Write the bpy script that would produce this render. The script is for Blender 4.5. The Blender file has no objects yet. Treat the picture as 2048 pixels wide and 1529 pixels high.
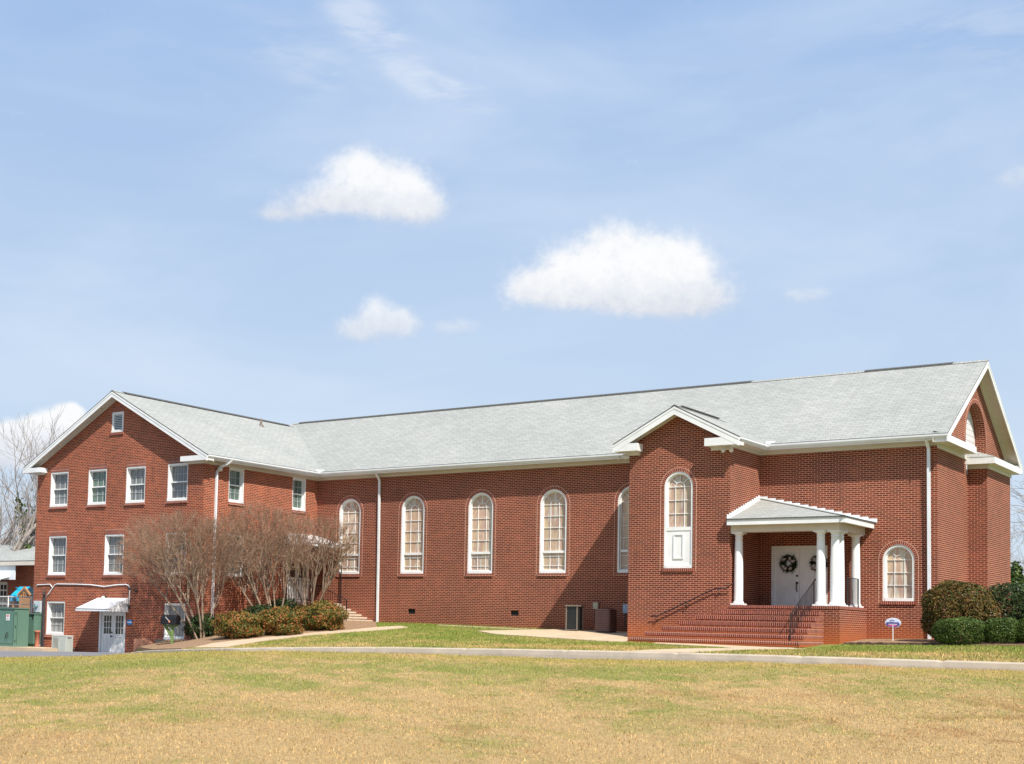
import bpy, bmesh, math, random
import numpy as np
from mathutils import Vector, Matrix
random.seed(7); rng = np.random.default_rng(7)
SC = bpy.context.scene
COL = SC.collection
R_ = math.radians
# ------------------------------------------------------------------ camera
F_PX = 2753.03
CX, CY = 700.0, 1082.0
OX = np.array([37.6576, -46.0604, 0.0])
RM = np.array([[0.79009463, 0.01802751, -0.61271974],
               [0.61250001, -0.06296729, 0.78795867],
               [0.02437637, 0.99785276, 0.06079197]])     # rows world axes, columns right / up / forward
cam = bpy.data.cameras.new('camera'); co = bpy.data.objects.new('camera', cam); COL.objects.link(co)
m = Matrix(((RM[0][0], RM[0][1], -RM[0][2], OX[0]), (RM[1][0], RM[1][1], -RM[1][2], OX[1]), (RM[2][0], RM[2][1], -RM[2][2], OX[2]), (0, 0, 0, 1)))
co.matrix_world = m
cam.sensor_width = 36; cam.sensor_fit = 'HORIZONTAL'
cam.lens = F_PX / 2048 * 36
cam.shift_x = (1024 - CX) / 2048; cam.shift_y = (CY - 764.5) / 2048
cam.clip_end = 6000; cam.clip_start = .3
SC.camera = co

def ray(px, py): return RM @ np.array([px - CX, -(py - CY), F_PX])
def at(px, py, ax, val):
    d = ray(px, py); t = (val - OX[ax]) / d[ax]; return OX + t * d
# ------------------------------------------------------------------ sun
SUN = Vector((1.6, -1.0, 2.25)).normalized()
elev = math.asin(SUN.z); azim = math.atan2(SUN.x, SUN.y)
sd = bpy.data.lights.new('sun', 'SUN'); sd.energy = 5.0; sd.angle = R_(.53); sd.color = (1.0, .95, .87)
so = bpy.data.objects.new('sun', sd); COL.objects.link(so)
so.rotation_euler = SUN.to_track_quat('Z', 'Y').to_euler(); so.location = (60, -60, 60)
SC.view_settings.view_transform = 'Standard'; SC.view_settings.look = 'None'
SC.view_settings.exposure = 0.41; SC.view_settings.gamma = 1

# ------------------------------------------------------------------ node helpers
class NT:
    def __init__(s, nt): s.nt = nt; s.n = nt.nodes; s.l = nt.links
    def new(s, t, **k):
        nd = s.n.new(t)
        for a, b in k.items(): setattr(nd, a, b)
        return nd
    def put(s, sock, v):
        if isinstance(v, bpy.types.NodeSocket): s.l.new(v, sock)
        elif v is not None:
            if isinstance(v, tuple) and len(v) == 3 and sock.type == 'RGBA': v = (*v, 1)
            sock.default_value = v
    def math(s, op, a, b=None, c=None, clamp=False):
        nd = s.new('ShaderNodeMath', operation=op, use_clamp=clamp)
        s.put(nd.inputs[0], a)
        if b is not None: s.put(nd.inputs[1], b)
        if c is not None: s.put(nd.inputs[2], c)
        return nd.outputs[0]
    def mix(s, f, a, b, mode='MIX', clamp=False):
        nd = s.new('ShaderNodeMix', data_type='RGBA', blend_type=mode, clamp_result=clamp)
        s.put(nd.inputs[0], f); s.put(nd.inputs[6], a); s.put(nd.inputs[7], b)
        return nd.outputs[2]
    def noise(s, vec, scale, detail=4, rough=.55, dist=0, col=False):
        nd = s.new('ShaderNodeTexNoise'); s.put(nd.inputs['Vector'], vec)
        nd.inputs['Scale'].default_value = scale; nd.inputs['Detail'].default_value = detail
        nd.inputs['Roughness'].default_value = rough; nd.inputs['Distortion'].default_value = dist
        return nd.outputs['Color' if col else 'Fac']
    def ramp(s, f, stops):
        nd = s.new('ShaderNodeValToRGB'); s.put(nd.inputs[0], f)
        e = nd.color_ramp.elements
        while len(e) < len(stops): e.new(.5)
        for i, (p, c) in enumerate(stops):
            e[i].position = p; e[i].color = (*c, 1) if len(c) == 3 else c
        return nd.outputs[0]
    def maprange(s, v, a, b, c=0, d=1, smooth=False):
        nd = s.new('ShaderNodeMapRange'); nd.interpolation_type = 'SMOOTHSTEP' if smooth else 'LINEAR'
        s.put(nd.inputs[0], v)
        for i, q in enumerate((a, b, c, d)): nd.inputs[i + 1].default_value = q
        return nd.outputs[0]
    def scalevec(s, vec, sc):
        nd = s.new('ShaderNodeMapping'); s.put(nd.inputs[0], vec); nd.inputs['Scale'].default_value = sc
        return nd.outputs[0]

# ------------------------------------------------------------------ world
W = bpy.data.worlds.new("World"); SC.world = W; W.use_nodes = True
T = NT(W.node_tree)
bg = T.n['Background']; bg.inputs['Strength'].default_value = 0.076
sky = T.new('ShaderNodeTexSky', sky_type='NISHITA'); sky.sun_disc = False
sky.sun_elevation = elev; sky.sun_rotation = azim; sky.air_density = 1.0; sky.dust_density = 1.3; sky.ozone_density = 1.6
gen = T.new('ShaderNodeTexCoord').outputs['Generated']
sp = T.new('ShaderNodeSeparateXYZ'); T.put(sp.inputs[0], gen)
sx, sy, sz = sp.outputs
az = T.math('MULTIPLY', T.math('ARCTAN2', sx, sy), 180 / math.pi)
el = T.math('MULTIPLY', T.math('ARCSINE', sz), 180 / math.pi)
cv = T.new('ShaderNodeCombineXYZ'); T.put(cv.inputs[0], az); T.put(cv.inputs[1], el); cvec = cv.outputs[0]
nbig = T.math('SUBTRACT', T.noise(cvec, .55, 6, .62), .5)
nfine = T.math('SUBTRACT', T.noise(cvec, 2.2, 6, .65), .5)
def azel(px, py):
    d = ray(px, py); d = d / np.linalg.norm(d)
    return math.degrees(math.atan2(d[0], d[1])), math.degrees(math.asin(d[2]))
def blobs(lst, k=1.25):
    out = None
    for (px, py, rx, ry) in lst:
        a, e = azel(px, py); a1, _ = azel(px + rx, py); _, e1 = azel(px, py - ry)
        dx = T.math('DIVIDE', T.math('SUBTRACT', az, a), abs(a1 - a))
        dy = T.math('DIVIDE', T.math('SUBTRACT', el, e), abs(e1 - e))
        d = T.math('ADD', T.math('MULTIPLY', dx, dx), T.math('MULTIPLY', dy, dy))
        v = T.math('POWER', 2.718, T.math('MULTIPLY', d, -k))
        out = v if out is None else T.math('ADD', out, v)
    return out
skyc = T.mix(T.maprange(el, 0, 24), (7.1, 8.3, 9.5), (3.75, 5.5, 8.6))
skyc = T.mix(.88, sky.outputs[0], skyc)
# thin cirrus veils
ci = T.noise(T.scalevec(cvec, (.05, .16, 1)), 1.0, 5, .55, .4)
ci = T.math('MULTIPLY', T.maprange(ci, .34, .8, 0, 1, True), .5)
skyc = T.mix(ci, skyc, (7.4, 8.4, 9.7))
rot = T.new('ShaderNodeMapping'); T.put(rot.inputs[0], cvec); rot.inputs['Rotation'].default_value = (0, 0, R_(42)); rot.inputs['Scale'].default_value = (.22, .9, 1)
wis = T.maprange(T.noise(rot.outputs[0], 1.3, 7, .62, .4), .36, .70, 0, 1, True)
def streak(lst, s, k=1.1):
    v = blobs(lst, k)
    return T.math('MULTIPLY', T.maprange(v, .1, 1.1, 0, 1, True), s)
st = streak([(700, 15, 70, 40), (740, 60, 60, 36), (775, 100, 60, 34), (815, 135, 60, 32), (860, 165, 65, 28), (915, 190, 70, 26), (970, 212, 60, 20)], .42)
skyc = T.mix(T.math('MULTIPLY', st, wis), skyc, (9.0, 9.3, 9.8))
st = streak([(560, 90, 120, 60), (650, 160, 90, 60), (1900, 60, 220, 50), (2000, 90, 120, 60)], .25)
skyc = T.mix(T.math('MULTIPLY', st, wis), skyc, (8.2, 8.7, 9.5))
def cloud(lst, amp, amp2, a, b, s, yb):
    global skyc
    v = T.math('ADD', T.math('ADD', blobs(lst), T.math('MULTIPLY', nbig, amp)), T.math('MULTIPLY', nfine, amp2))
    mask = T.math('MULTIPLY', T.maprange(v, a, b, 0, 1, True), s)
    _, e0 = azel(*yb[:2]); _, e1 = azel(yb[2], yb[3])
    g = T.math('ADD', T.maprange(el, e0, e1), T.math('MULTIPLY', nfine, .5), clamp=True)
    g = T.math('ADD', g, T.math('MULTIPLY', nbig, .8), clamp=True)
    c = T.mix(g, (6.5, 6.95, 7.9), (9.9, 9.9, 9.95))
    skyc = T.mix(mask, skyc, c)
# upper left cumulus, with the thin tail on its left
cloud([(705, 325, 60, 42), (770, 345, 75, 50), (820, 385, 65, 52), (850, 420, 55, 40), (700, 385, 110, 45), (620, 405, 90, 32), (560, 430, 70, 20), (760, 410, 90, 36)], 1.15, .6, .16, 1.6, .92, (740, 460, 740, 360))
# big cumulus over the nave
cloud([(1215, 480, 75, 50), (1310, 505, 90, 52), (1130, 530, 80, 45), (1370, 530, 70, 50), (1060, 575, 60, 36), (1230, 570, 150, 55), (1400, 585, 90, 48), (1150, 590, 110, 32), (1330, 612, 130, 28)], 1.0, .55, .16, 1.35, .96, (1250, 650, 1250, 535))
cloud([(760, 655, 85, 38), (745, 618, 36, 34), (805, 640, 40, 34), (710, 662, 40, 22)], 1.1, .6, .22, 1.5, .7, (760, 695, 760, 610))
cloud([(915, 655, 65, 26)], .9, .4, .35, 1.2, .5, (915, 685, 915, 630))
cloud([(1615, 590, 65, 24)], .9, .4, .35, 1.2, .55, (1615, 615, 1615, 570))
cloud([(2030, 355, 60, 36)], 1.0, .5, .2, 1.5, .6, (2020, 390, 2020, 310))
cloud([(110, 850, 65, 40), (50, 885, 90, 45), (145, 825, 30, 24), (0, 900, 80, 55)], .7, .25, .35, .9, .93, (60, 960, 60, 840))
# soft haze low in the sky
skyc = T.mix(T.maprange(el, 0, 8, .3, 0, True), skyc, (6.6, 7.4, 8.6))
T.put(bg.inputs['Color'], skyc)

# ------------------------------------------------------------------ materials
MATS = {}
def mat(name):
    mt = bpy.data.materials.new(name); mt.use_nodes = True; MATS[name] = mt
    t = NT(mt.node_tree); t.bsdf = t.n['Principled BSDF']
    return mt, t
def simple(name, col, rough=.6, metal=0, var=.12, scale=6, spec=.4, bump=0):
    mt, t = mat(name)
    pos = t.new('ShaderNodeNewGeometry').outputs['Position']
    n = t.noise(pos, scale, 5, .6)
    c = t.mix(t.maprange(n, .3, .7), tuple(v * (1 - var) for v in col), tuple(min(1, v * (1 + var)) for v in col))
    t.put(t.bsdf.inputs['Base Color'], c); t.bsdf.inputs['Roughness'].default_value = rough
    t.bsdf.inputs['Metallic'].default_value = metal; t.bsdf.inputs['Specular IOR Level'].default_value = spec
    if bump:
        b = t.new('ShaderNodeBump'); b.inputs['Strength'].default_value = bump; b.inputs['Distance'].default_value = .02
        t.put(b.inputs['Height'], t.noise(pos, scale * 6, 4)); t.put(t.bsdf.inputs['Normal'], b.outputs[0])
    return mt
def brick_mat(name, c1, c2, mortar, bw=.203, rh=.0677, ms=.0074, off=.5, clay=True, dark=.35):
    mt, t = mat(name)
    uv = t.new('ShaderNodeTexCoord').outputs['UV']
    pos = t.new('ShaderNodeNewGeometry').outputs['Position']
    b = t.new('ShaderNodeTexBrick'); t.put(b.inputs['Vector'], uv)
    b.offset = off; b.inputs['Scale'].default_value = 1
    b.inputs['Brick Width'].default_value = bw; b.inputs['Row Height'].default_value = rh
    b.inputs['Mortar Size'].default_value = ms; b.inputs['Mortar Smooth'].default_value = .15
    b.inputs['Bias'].default_value = -.1
    t.put(b.inputs['Color1'], c1); t.put(b.inputs['Color2'], c2); t.put(b.inputs['Mortar'], mortar)
    col = b.outputs['Color']
    # per-brick cell value for the dark headers
    s2 = t.new('ShaderNodeSeparateXYZ'); t.put(s2.inputs[0], uv)
    row = t.math('FLOOR', t.math('DIVIDE', s2.outputs[1], rh))
    sh = t.math('MULTIPLY', t.math('MODULO', row, 2), off * bw)
    cel = t.math('FLOOR', t.math('DIVIDE', t.math('ADD', s2.outputs[0], sh), bw))
    cc = t.new('ShaderNodeCombineXYZ'); t.put(cc.inputs[0], cel); t.put(cc.inputs[1], row)
    wn = t.new('ShaderNodeTexWhiteNoise', noise_dimensions='2D'); t.put(wn.inputs['Vector'], cc.outputs[0])
    dk = t.math('MULTIPLY', t.math('GREATER_THAN', wn.outputs['Value'], 1 - dark), t.math('SUBTRACT', 1, b.outputs['Fac']))
    col = t.mix(t.math('MULTIPLY', dk, .38), col, (.075, .022, .018))
    # broad tonal drift and weathering
    col = t.mix(1.0, col, t.ramp(t.noise(pos, .35, 4, .6), [(.3, (.80, .80, .81)), (.7, (1.13, 1.09, 1.06))]), 'MULTIPLY')
    st = t.noise(t.scalevec(pos, (1.6, 1.6, .25)), 1.2, 5, .6)
    col = t.mix(t.math('MULTIPLY', t.maprange(st, .56, .75, 0, 1, True), .35), col, (.10, .04, .03))
    if clay:
        sz = t.new('ShaderNodeSeparateXYZ'); t.put(sz.inputs[0], pos)
        h = t.math('ADD', sz.outputs[2], t.math('MULTIPLY', t.math('SUBTRACT', t.noise(pos, 1.3, 4), .5), .7))
        fac = t.maprange(h, -.45, .75, .85, 0, True)
        xx = t.maprange(sz.outputs[0], 8, 20, .25, 1, True)
        col = t.mix(t.math('MULTIPLY', fac, xx), col, (.42, .11, .028))
    t.put(t.bsdf.inputs['Base Color'], col)
    t.bsdf.inputs['Roughness'].default_value = .88; t.bsdf.inputs['Specular IOR Level'].default_value = .25
    bp = t.new('ShaderNodeBump'); bp.inputs['Strength'].default_value = .5; bp.inputs['Distance'].default_value = .006; bp.invert = True
    t.put(bp.inputs['Height'], b.outputs['Fac']); t.put(t.bsdf.inputs['Normal'], bp.outputs[0])
    return mt
MORTAR = (.60, .315, .20)
BRICK = brick_mat('brick_nave', (.132, .028, .016), (.212, .048, .026), MORTAR)
BRICKW = brick_mat('brick_wing', (.18, .033, .016), (.33, .070, .032), (.62, .33, .20), clay=False, dark=.3)
SOLD = brick_mat('brick_soldier', (.17, .036, .023), (.24, .052, .03), (.66, .38, .28), bw=.0677, rh=.205, off=0, clay=False, dark=.2)
ROWL = brick_mat('brick_step', (.15, .034, .022), (.22, .05, .03), MORTAR, clay=True, dark=.2)
CLAYM = simple('mortar_line', (.62, .36, .26), .9)
WHITE = simple('white_paint', (.76, .76, .74), .5, var=.09, scale=1.4)
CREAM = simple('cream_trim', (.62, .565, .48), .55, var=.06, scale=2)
METALW = simple('white_metal', (.74, .76, .77), .35, var=.06, scale=3)
MUNT = simple('muntin_grey', (.46, .47, .47), .5)
BLACK = simple('black_iron', (.022, .02, .02), .45)
DARK = simple('dark_void', (.012, .012, .012), .8)
CONC = simple('concrete', (.52, .395, .26), .9, var=.14, scale=2.2, bump=.2)
CONCW = simple('kerb_concrete', (.45, .375, .285), .9, var=.14, scale=1.8, bump=.2)
STONE = simple('stone_tread', (.56, .46, .35), .85, var=.12, scale=4)
SIDING, t = mat('siding')
uv = t.new('ShaderNodeTexCoord').outputs['UV']; s2 = t.new('ShaderNodeSeparateXYZ'); t.put(s2.inputs[0], uv)
fr = t.math('FRACT', t.math('DIVIDE', s2.outputs[1], .2))
t.put(t.bsdf.inputs['Base Color'], t.mix(t.math('LESS_THAN', fr, .1), (.66, .64, .62), (.30, .29, .28)))
t.bsdf.inputs['Roughness'].default_value = .6

def roof_mat(name, ca, cb):
    mt, t = mat(name)
    uv = t.new('ShaderNodeTexCoord').outputs['UV']
    b = t.new('ShaderNodeTexBrick'); t.put(b.inputs['Vector'], uv); b.offset = .37; b.offset_frequency = 2
    b.inputs['Scale'].default_value = 1; b.inputs['Brick Width'].default_value = .33; b.inputs['Row Height'].default_value = .145
    b.inputs['Mortar Size'].default_value = .011; b.inputs['Mortar Smooth'].default_value = .6
    t.put(b.inputs['Color1'], ca); t.put(b.inputs['Color2'], cb); t.put(b.inputs['Mortar'], tuple(v * .62 for v in ca))  # joints darkened to paint a thin shadow line along the shingles
    c = b.outputs[0]
    c = t.mix(1, c, t.ramp(t.noise(t.scalevec(uv, (2.2, 7, 1)), 1.6, 5, .7), [(.3, (.89, .895, .895)), (.7, (1.10, 1.095, 1.08))]), 'MULTIPLY')
    c = t.mix(1, c, t.ramp(t.noise(uv, .25, 3), [(.3, (.9, .92, .92)), (.7, (1.06, 1.05, 1.04))]), 'MULTIPLY')
    c = t.mix(1, c, t.ramp(t.noise(uv, 90, 2), [(.3, (.85, .85, .85)), (.7, (1.12, 1.12, 1.12))]), 'MULTIPLY')
    t.put(t.bsdf.inputs['Base Color'], c); t.bsdf.inputs['Roughness'].default_value = .92; t.bsdf.inputs['Specular IOR Level'].default_value = .2
    return mt
ROOF = roof_mat('shingles', (.315, .318, .30), (.37, .372, .35))
ROOFEDGE = simple('shingle_edge', (.10, .10, .10), .9)

def glass_mat(name, cols, sc, curtain=True, rough=.12):
    mt, t = mat(name)
    pos = t.new('ShaderNodeNewGeometry').outputs['Position']
    if curtain:     # pleated curtain close behind the pane
        w = t.noise(t.scalevec(pos, (sc, sc, .35)), 1, 3, .5)
    else:
        w = t.noise(t.scalevec(pos, (sc, sc, sc * .22)), 1, 6, .62, 1.4)
    c = t.ramp(w, cols)
    c = t.mix(1, c, t.ramp(t.noise(pos, .8, 3, .6), [(.35, (.78, .80, .84)), (.65, (1.08, 1.06, 1.02))]), 'MULTIPLY')
    t.put(t.bsdf.inputs['Base Color'], c); t.bsdf.inputs['Roughness'].default_value = rough
    t.bsdf.inputs['Specular IOR Level'].default_value = .5
    return mt
STAINED = glass_mat('stained_glass', [(.22, (.40, .30, .22)), (.40, (.58, .45, .29)), (.50, (.47, .30, .23)), (.60, (.62, .54, .42)), (.78, (.44, .41, .38))], 2.6, False, .25)
PANE = glass_mat('curtained_glass', [(.3, (.085, .095, .10)), (.5, (.17, .18, .18)), (.7, (.27, .28, .28))], 9)
PANEG = glass_mat('green_glass', [(.3, (.06, .085, .075)), (.5, (.10, .15, .12)), (.7, (.17, .23, .19))], 5)
PANEL = glass_mat('light_glass', [(.3, (.22, .22, .21)), (.5, (.30, .29, .28)), (.7, (.36, .35, .34))], 12)
DOORGL = glass_mat('door_glass', [(.35, (.02, .022, .02)), (.6, (.10, .08, .05)), (.75, (.30, .22, .12))], 3, False)

# ------------------------------------------------------------------ object helpers
def tag(o, label=None, cat=None, group=None, kind=None):
    if label: o['label'] = label
    if cat: o['category'] = cat
    if group: o['group'] = group
    if kind: o['kind'] = kind
    return o
def thing(name, label, cat, loc=(0, 0, 0), group=None, parent=None):
    o = bpy.data.objects.new(name, None); COL.objects.link(o); o.location = loc; o.empty_display_size = .2
    if parent is not None: o.parent = parent
    return tag(o, label, cat, group)
def wpos(o):
    v = Vector((0, 0, 0))
    while o is not None: v = v + Vector(o.location); o = o.parent
    return v
def setparent(o, parent):
    if parent is not None:
        o.parent = parent; o.location = -wpos(parent)
class MB:
    def __init__(s): s.v = []; s.f = []; s.uv = []; s.mi = []; s.sm = []
    def face(s, pts, mi=0, uv=None, smooth=False):
        b = len(s.v); s.v += [tuple(map(float, p)) for p in pts]; s.f.append(tuple(range(b, b + len(pts)))); s.mi.append(mi); s.sm.append(smooth)
        if uv is None:
            n = Vector((0, 0, 0)); q = [Vector(p) for p in pts]
            for i in range(1, len(q) - 1): n += (q[i] - q[0]).cross(q[i + 1] - q[0])
            a = [abs(c) for c in n]
            if a[2] >= max(a[0], a[1]): uv = [(p[0], p[1]) for p in pts]
            elif a[0] > a[1]: uv = [(p[1], p[2]) for p in pts]
            else: uv = [(p[0], p[2]) for p in pts]
        s.uv += list(uv); return s
    def box(s, x0, x1, y0, y1, z0, z1, mi=0, top=None, skip=''):
        if x0 > x1: x0, x1 = x1, x0
        if y0 > y1: y0, y1 = y1, y0
        if z0 > z1: z0, z1 = z1, z0
        P = lambda x, y, z: (x, y, z)
        s.face([P(x0, y0, z0), P(x1, y0, z0), P(x1, y0, z1), P(x0, y0, z1)], mi)
        s.face([P(x1, y1, z0), P(x0, y1, z0), P(x0, y1, z1), P(x1, y1, z1)], mi)
        s.face([P(x1, y0, z0), P(x1, y1, z0), P(x1, y1, z1), P(x1, y0, z1)], mi)
        s.face([P(x0, y1, z0), P(x0, y0, z0), P(x0, y0, z1), P(x0, y1, z1)], mi)
        s.face([P(x0, y0, z1), P(x1, y0, z1), P(x1, y1, z1), P(x0, y1, z1)], mi if top is None else top)
        s.face([P(x0, y1, z0), P(x1, y1, z0), P(x1, y0, z0), P(x0, y0, z0)], mi)
        return s
    def obox(s, c, ax, ay, az_, mi=0):      # oriented box: centre, three half vectors
        c = Vector(c); ax = Vector(ax); ay = Vector(ay); az_ = Vector(az_)
        for a, b, d in ((ax, ay, az_), (ay, az_, ax), (az_, ax, ay)):
            for sg in (1, -1):
                q = [c + d * sg + a * i + b * j for i, j in ((-1, -1), (1, -1), (1, 1), (-1, 1))]
                if sg < 0: q.reverse()
                s.face(q, mi)
        return s
    def bar(s, p, q, w, h=None, mi=0, up=(0, 0, 1)):
        p = Vector(p); q = Vector(q); h = h or w; d = (q - p); L = d.length; d.normalize()
        u = Vector(up)
        if abs(d.dot(u)) > .95: u = Vector((1, 0, 0))
        a = d.cross(u).normalized(); b = a.cross(d).normalized()
        return s.obox((p + q) / 2, a * w / 2, b * h / 2, d * L / 2, mi)
    def tube(s, pts, r, n=8, mi=0, cap=True):
        pts = [Vector(p) for p in pts]
        if not hasattr(r, '__len__'): r = [r] * len(pts)
        rings = []; base = len(s.v)
        for i, p in enumerate(pts):
            d = (pts[min(i + 1, len(pts) - 1)] - pts[max(i - 1, 0)]).normalized()
            u = Vector((0, 0, 1)) if abs(d.z) < .95 else Vector((1, 0, 0))
            a = d.cross(u).normalized(); b = a.cross(d)
            rings.append([p + (a * math.cos(k * 2 * math.pi / n) + b * math.sin(k * 2 * math.pi / n)) * r[i] for k in range(n)])
        for i in range(len(rings) - 1):
            for k in range(n):
                k2 = (k + 1) % n
                s.face([rings[i][k], rings[i][k2], rings[i + 1][k2], rings[i + 1][k]], mi, smooth=True)
        if cap:
            s.face(list(reversed(rings[0])), mi); s.face(rings[-1], mi)
        return s
    def lathe(s, c, prof, n=20, mi=0, smooth=True):      # prof: (r, z)
        c = Vector(c)
        for (r0, z0), (r1, z1) in zip(prof, prof[1:]):
            for k in range(n):
                a = k * 2 * math.pi / n; b = (k + 1) * 2 * math.pi / n
                s.face([c + Vector((r0 * math.cos(a), r0 * math.sin(a), z0)), c + Vector((r0 * math.cos(b), r0 * math.sin(b), z0)),
                        c + Vector((r1 * math.cos(b), r1 * math.sin(b), z1)), c + Vector((r1 * math.cos(a), r1 * math.sin(a), z1))], mi, smooth=smooth)
        return s
    def prism(s, poly, d, mi=0):            # closed 3-D polygon pushed along d
        d = Vector(d); p = [Vector(v) for v in poly]; q = [v + d for v in p]
        s.face(p, mi); s.face(list(reversed(q)), mi)
        for i in range(len(p)):
            j = (i + 1) % len(p); s.face([p[j], p[i], q[i], q[j]], mi)
        return s
    def build(s, name, mats, parent=None):
        me = bpy.data.meshes.new(name)
        # weld per smooth strips is not needed: faces keep their own corners
        me.from_pydata(s.v, [], s.f)
        ul = me.uv_layers.new(name='UVMap')
        ul.data.foreach_set('uv', np.array(s.uv, dtype=np.float32).ravel())
        me.polygons.foreach_set('material_index', s.mi)
        if any(s.sm):
            me.polygons.foreach_set('use_smooth', s.sm)
            bm = bmesh.new(); bm.from_mesh(me); bmesh.ops.remove_doubles(bm, verts=bm.verts, dist=1e-5); bm.to_mesh(me); bm.free()
        for mt in (mats if isinstance(mats, (list, tuple)) else [mats]): me.materials.append(mt)
        me.update(); o = bpy.data.objects.new(name, me); COL.objects.link(o)
        setparent(o, parent)
        return o
def arch_pts(xc, r, zs, n=20, a0=0, a1=180):
    return [(xc + r * math.cos(R_(a0 + (a1 - a0) * k / n)), zs + r * math.sin(R_(a0 + (a1 - a0) * k / n))) for k in range(n + 1)]
def rect(x0, x1, z0, z1): return [(x0, z0), (x1, z0), (x1, z1), (x0, z1)]
def archhole(x0, x1, z0, ztop, n=20):
    xc = (x0 + x1) / 2; r = (x1 - x0) / 2
    return [(x0, z0), (x1, z0)] + arch_pts(xc, r, ztop - r, n)
def wall(mb, outline, holes, plane, depth=.12, mi=0, smi=None):
    """flat wall with real openings. plane: ('y', val, inward sign) or ('x', ...)"""
    ax, val, sg = plane
    P = (lambda u, z, d=0: (u, val + sg * d, z)) if ax == 'y' else (lambda u, z, d=0: (val + sg * d, u, z))
    bm = bmesh.new(); es = []
    for loop in [outline] + holes:
        vs = [bm.verts.new((u, z, 0)) for u, z in loop]
        es += [bm.edges.new((vs[i], vs[(i + 1) % len(vs)])) for i in range(len(vs))]
    bmesh.ops.triangle_fill(bm, edges=es, use_beauty=True, use_dissolve=False)
    for f in bm.faces:
        p = [(v.co.x, v.co.y) for v in f.verts]
        mb.face([P(*q) for q in p], mi, uv=p)
    bm.free()
    for loop in holes:
        for i in range(len(loop)):
            a, b = loop[i], loop[(i + 1) % len(loop)]
            mb.face([P(*a), P(*b), P(*b, depth), P(*a, depth)], mi)
# ------------------------------------------------------------------ window builders
def place2d(plane):
    ax, val, sg = plane     # d>0 goes into the wall
    return (lambda u, z, d=0: (u, val + sg * d, z)) if ax == 'y' else (lambda u, z, d=0: (val + sg * d, u, z))
def slab(mb, P, u0, u1, z0, z1, d0, d1, mi=0):
    a = P(u0, z0, d0); b = P(u1, z1, d1)
    mb.box(a[0], b[0], a[1], b[1], a[2], b[2], mi)
def ringstrip(mb, P, xc, zs, r0, r1, d0, d1, mi=0, a0=0, a1=180, n=20, uvr=False):
    for k in range(n):
        t0 = R_(a0 + (a1 - a0) * k / n); t1 = R_(a0 + (a1 - a0) * (k + 1) / n)
        q = lambda r, t, d: P(xc + r * math.cos(t), zs + r * math.sin(t), d)
        uv = [(t0 * (r0 + r1) / 2, .003), (t1 * (r0 + r1) / 2, .003), (t1 * (r0 + r1) / 2, .2), (t0 * (r0 + r1) / 2, .2)] if uvr else None
        mb.face([q(r0, t0, d0), q(r0, t1, d0), q(r1, t1, d0), q(r1, t0, d0)], mi, uv=uv)
        mb.face([q(r1, t0, d0), q(r1, t1, d0), q(r1, t1, d1), q(r1, t0, d1)], mi)
        mb.face([q(r0, t1, d0), q(r0, t0, d0), q(r0, t0, d1), q(r0, t1, d1)], mi)
def bar2(mb, P, p, q, w, d0, d1, mi=0):
    p = Vector(p); q = Vector(q); d = (q - p).normalized(); nrm = Vector((-d.y, d.x)) * w / 2
    c = [p + nrm, q + nrm, q - nrm, p - nrm]
    mb.face([P(v.x, v.y, d0) for v in c], mi)
    for i in range(4):
        a, b = c[i], c[(i + 1) % 4]
        mb.face([P(a.x, a.y, d0), P(a.x, a.y, d1), P(b.x, b.y, d1), P(b.x, b.y, d0)], mi)
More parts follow.
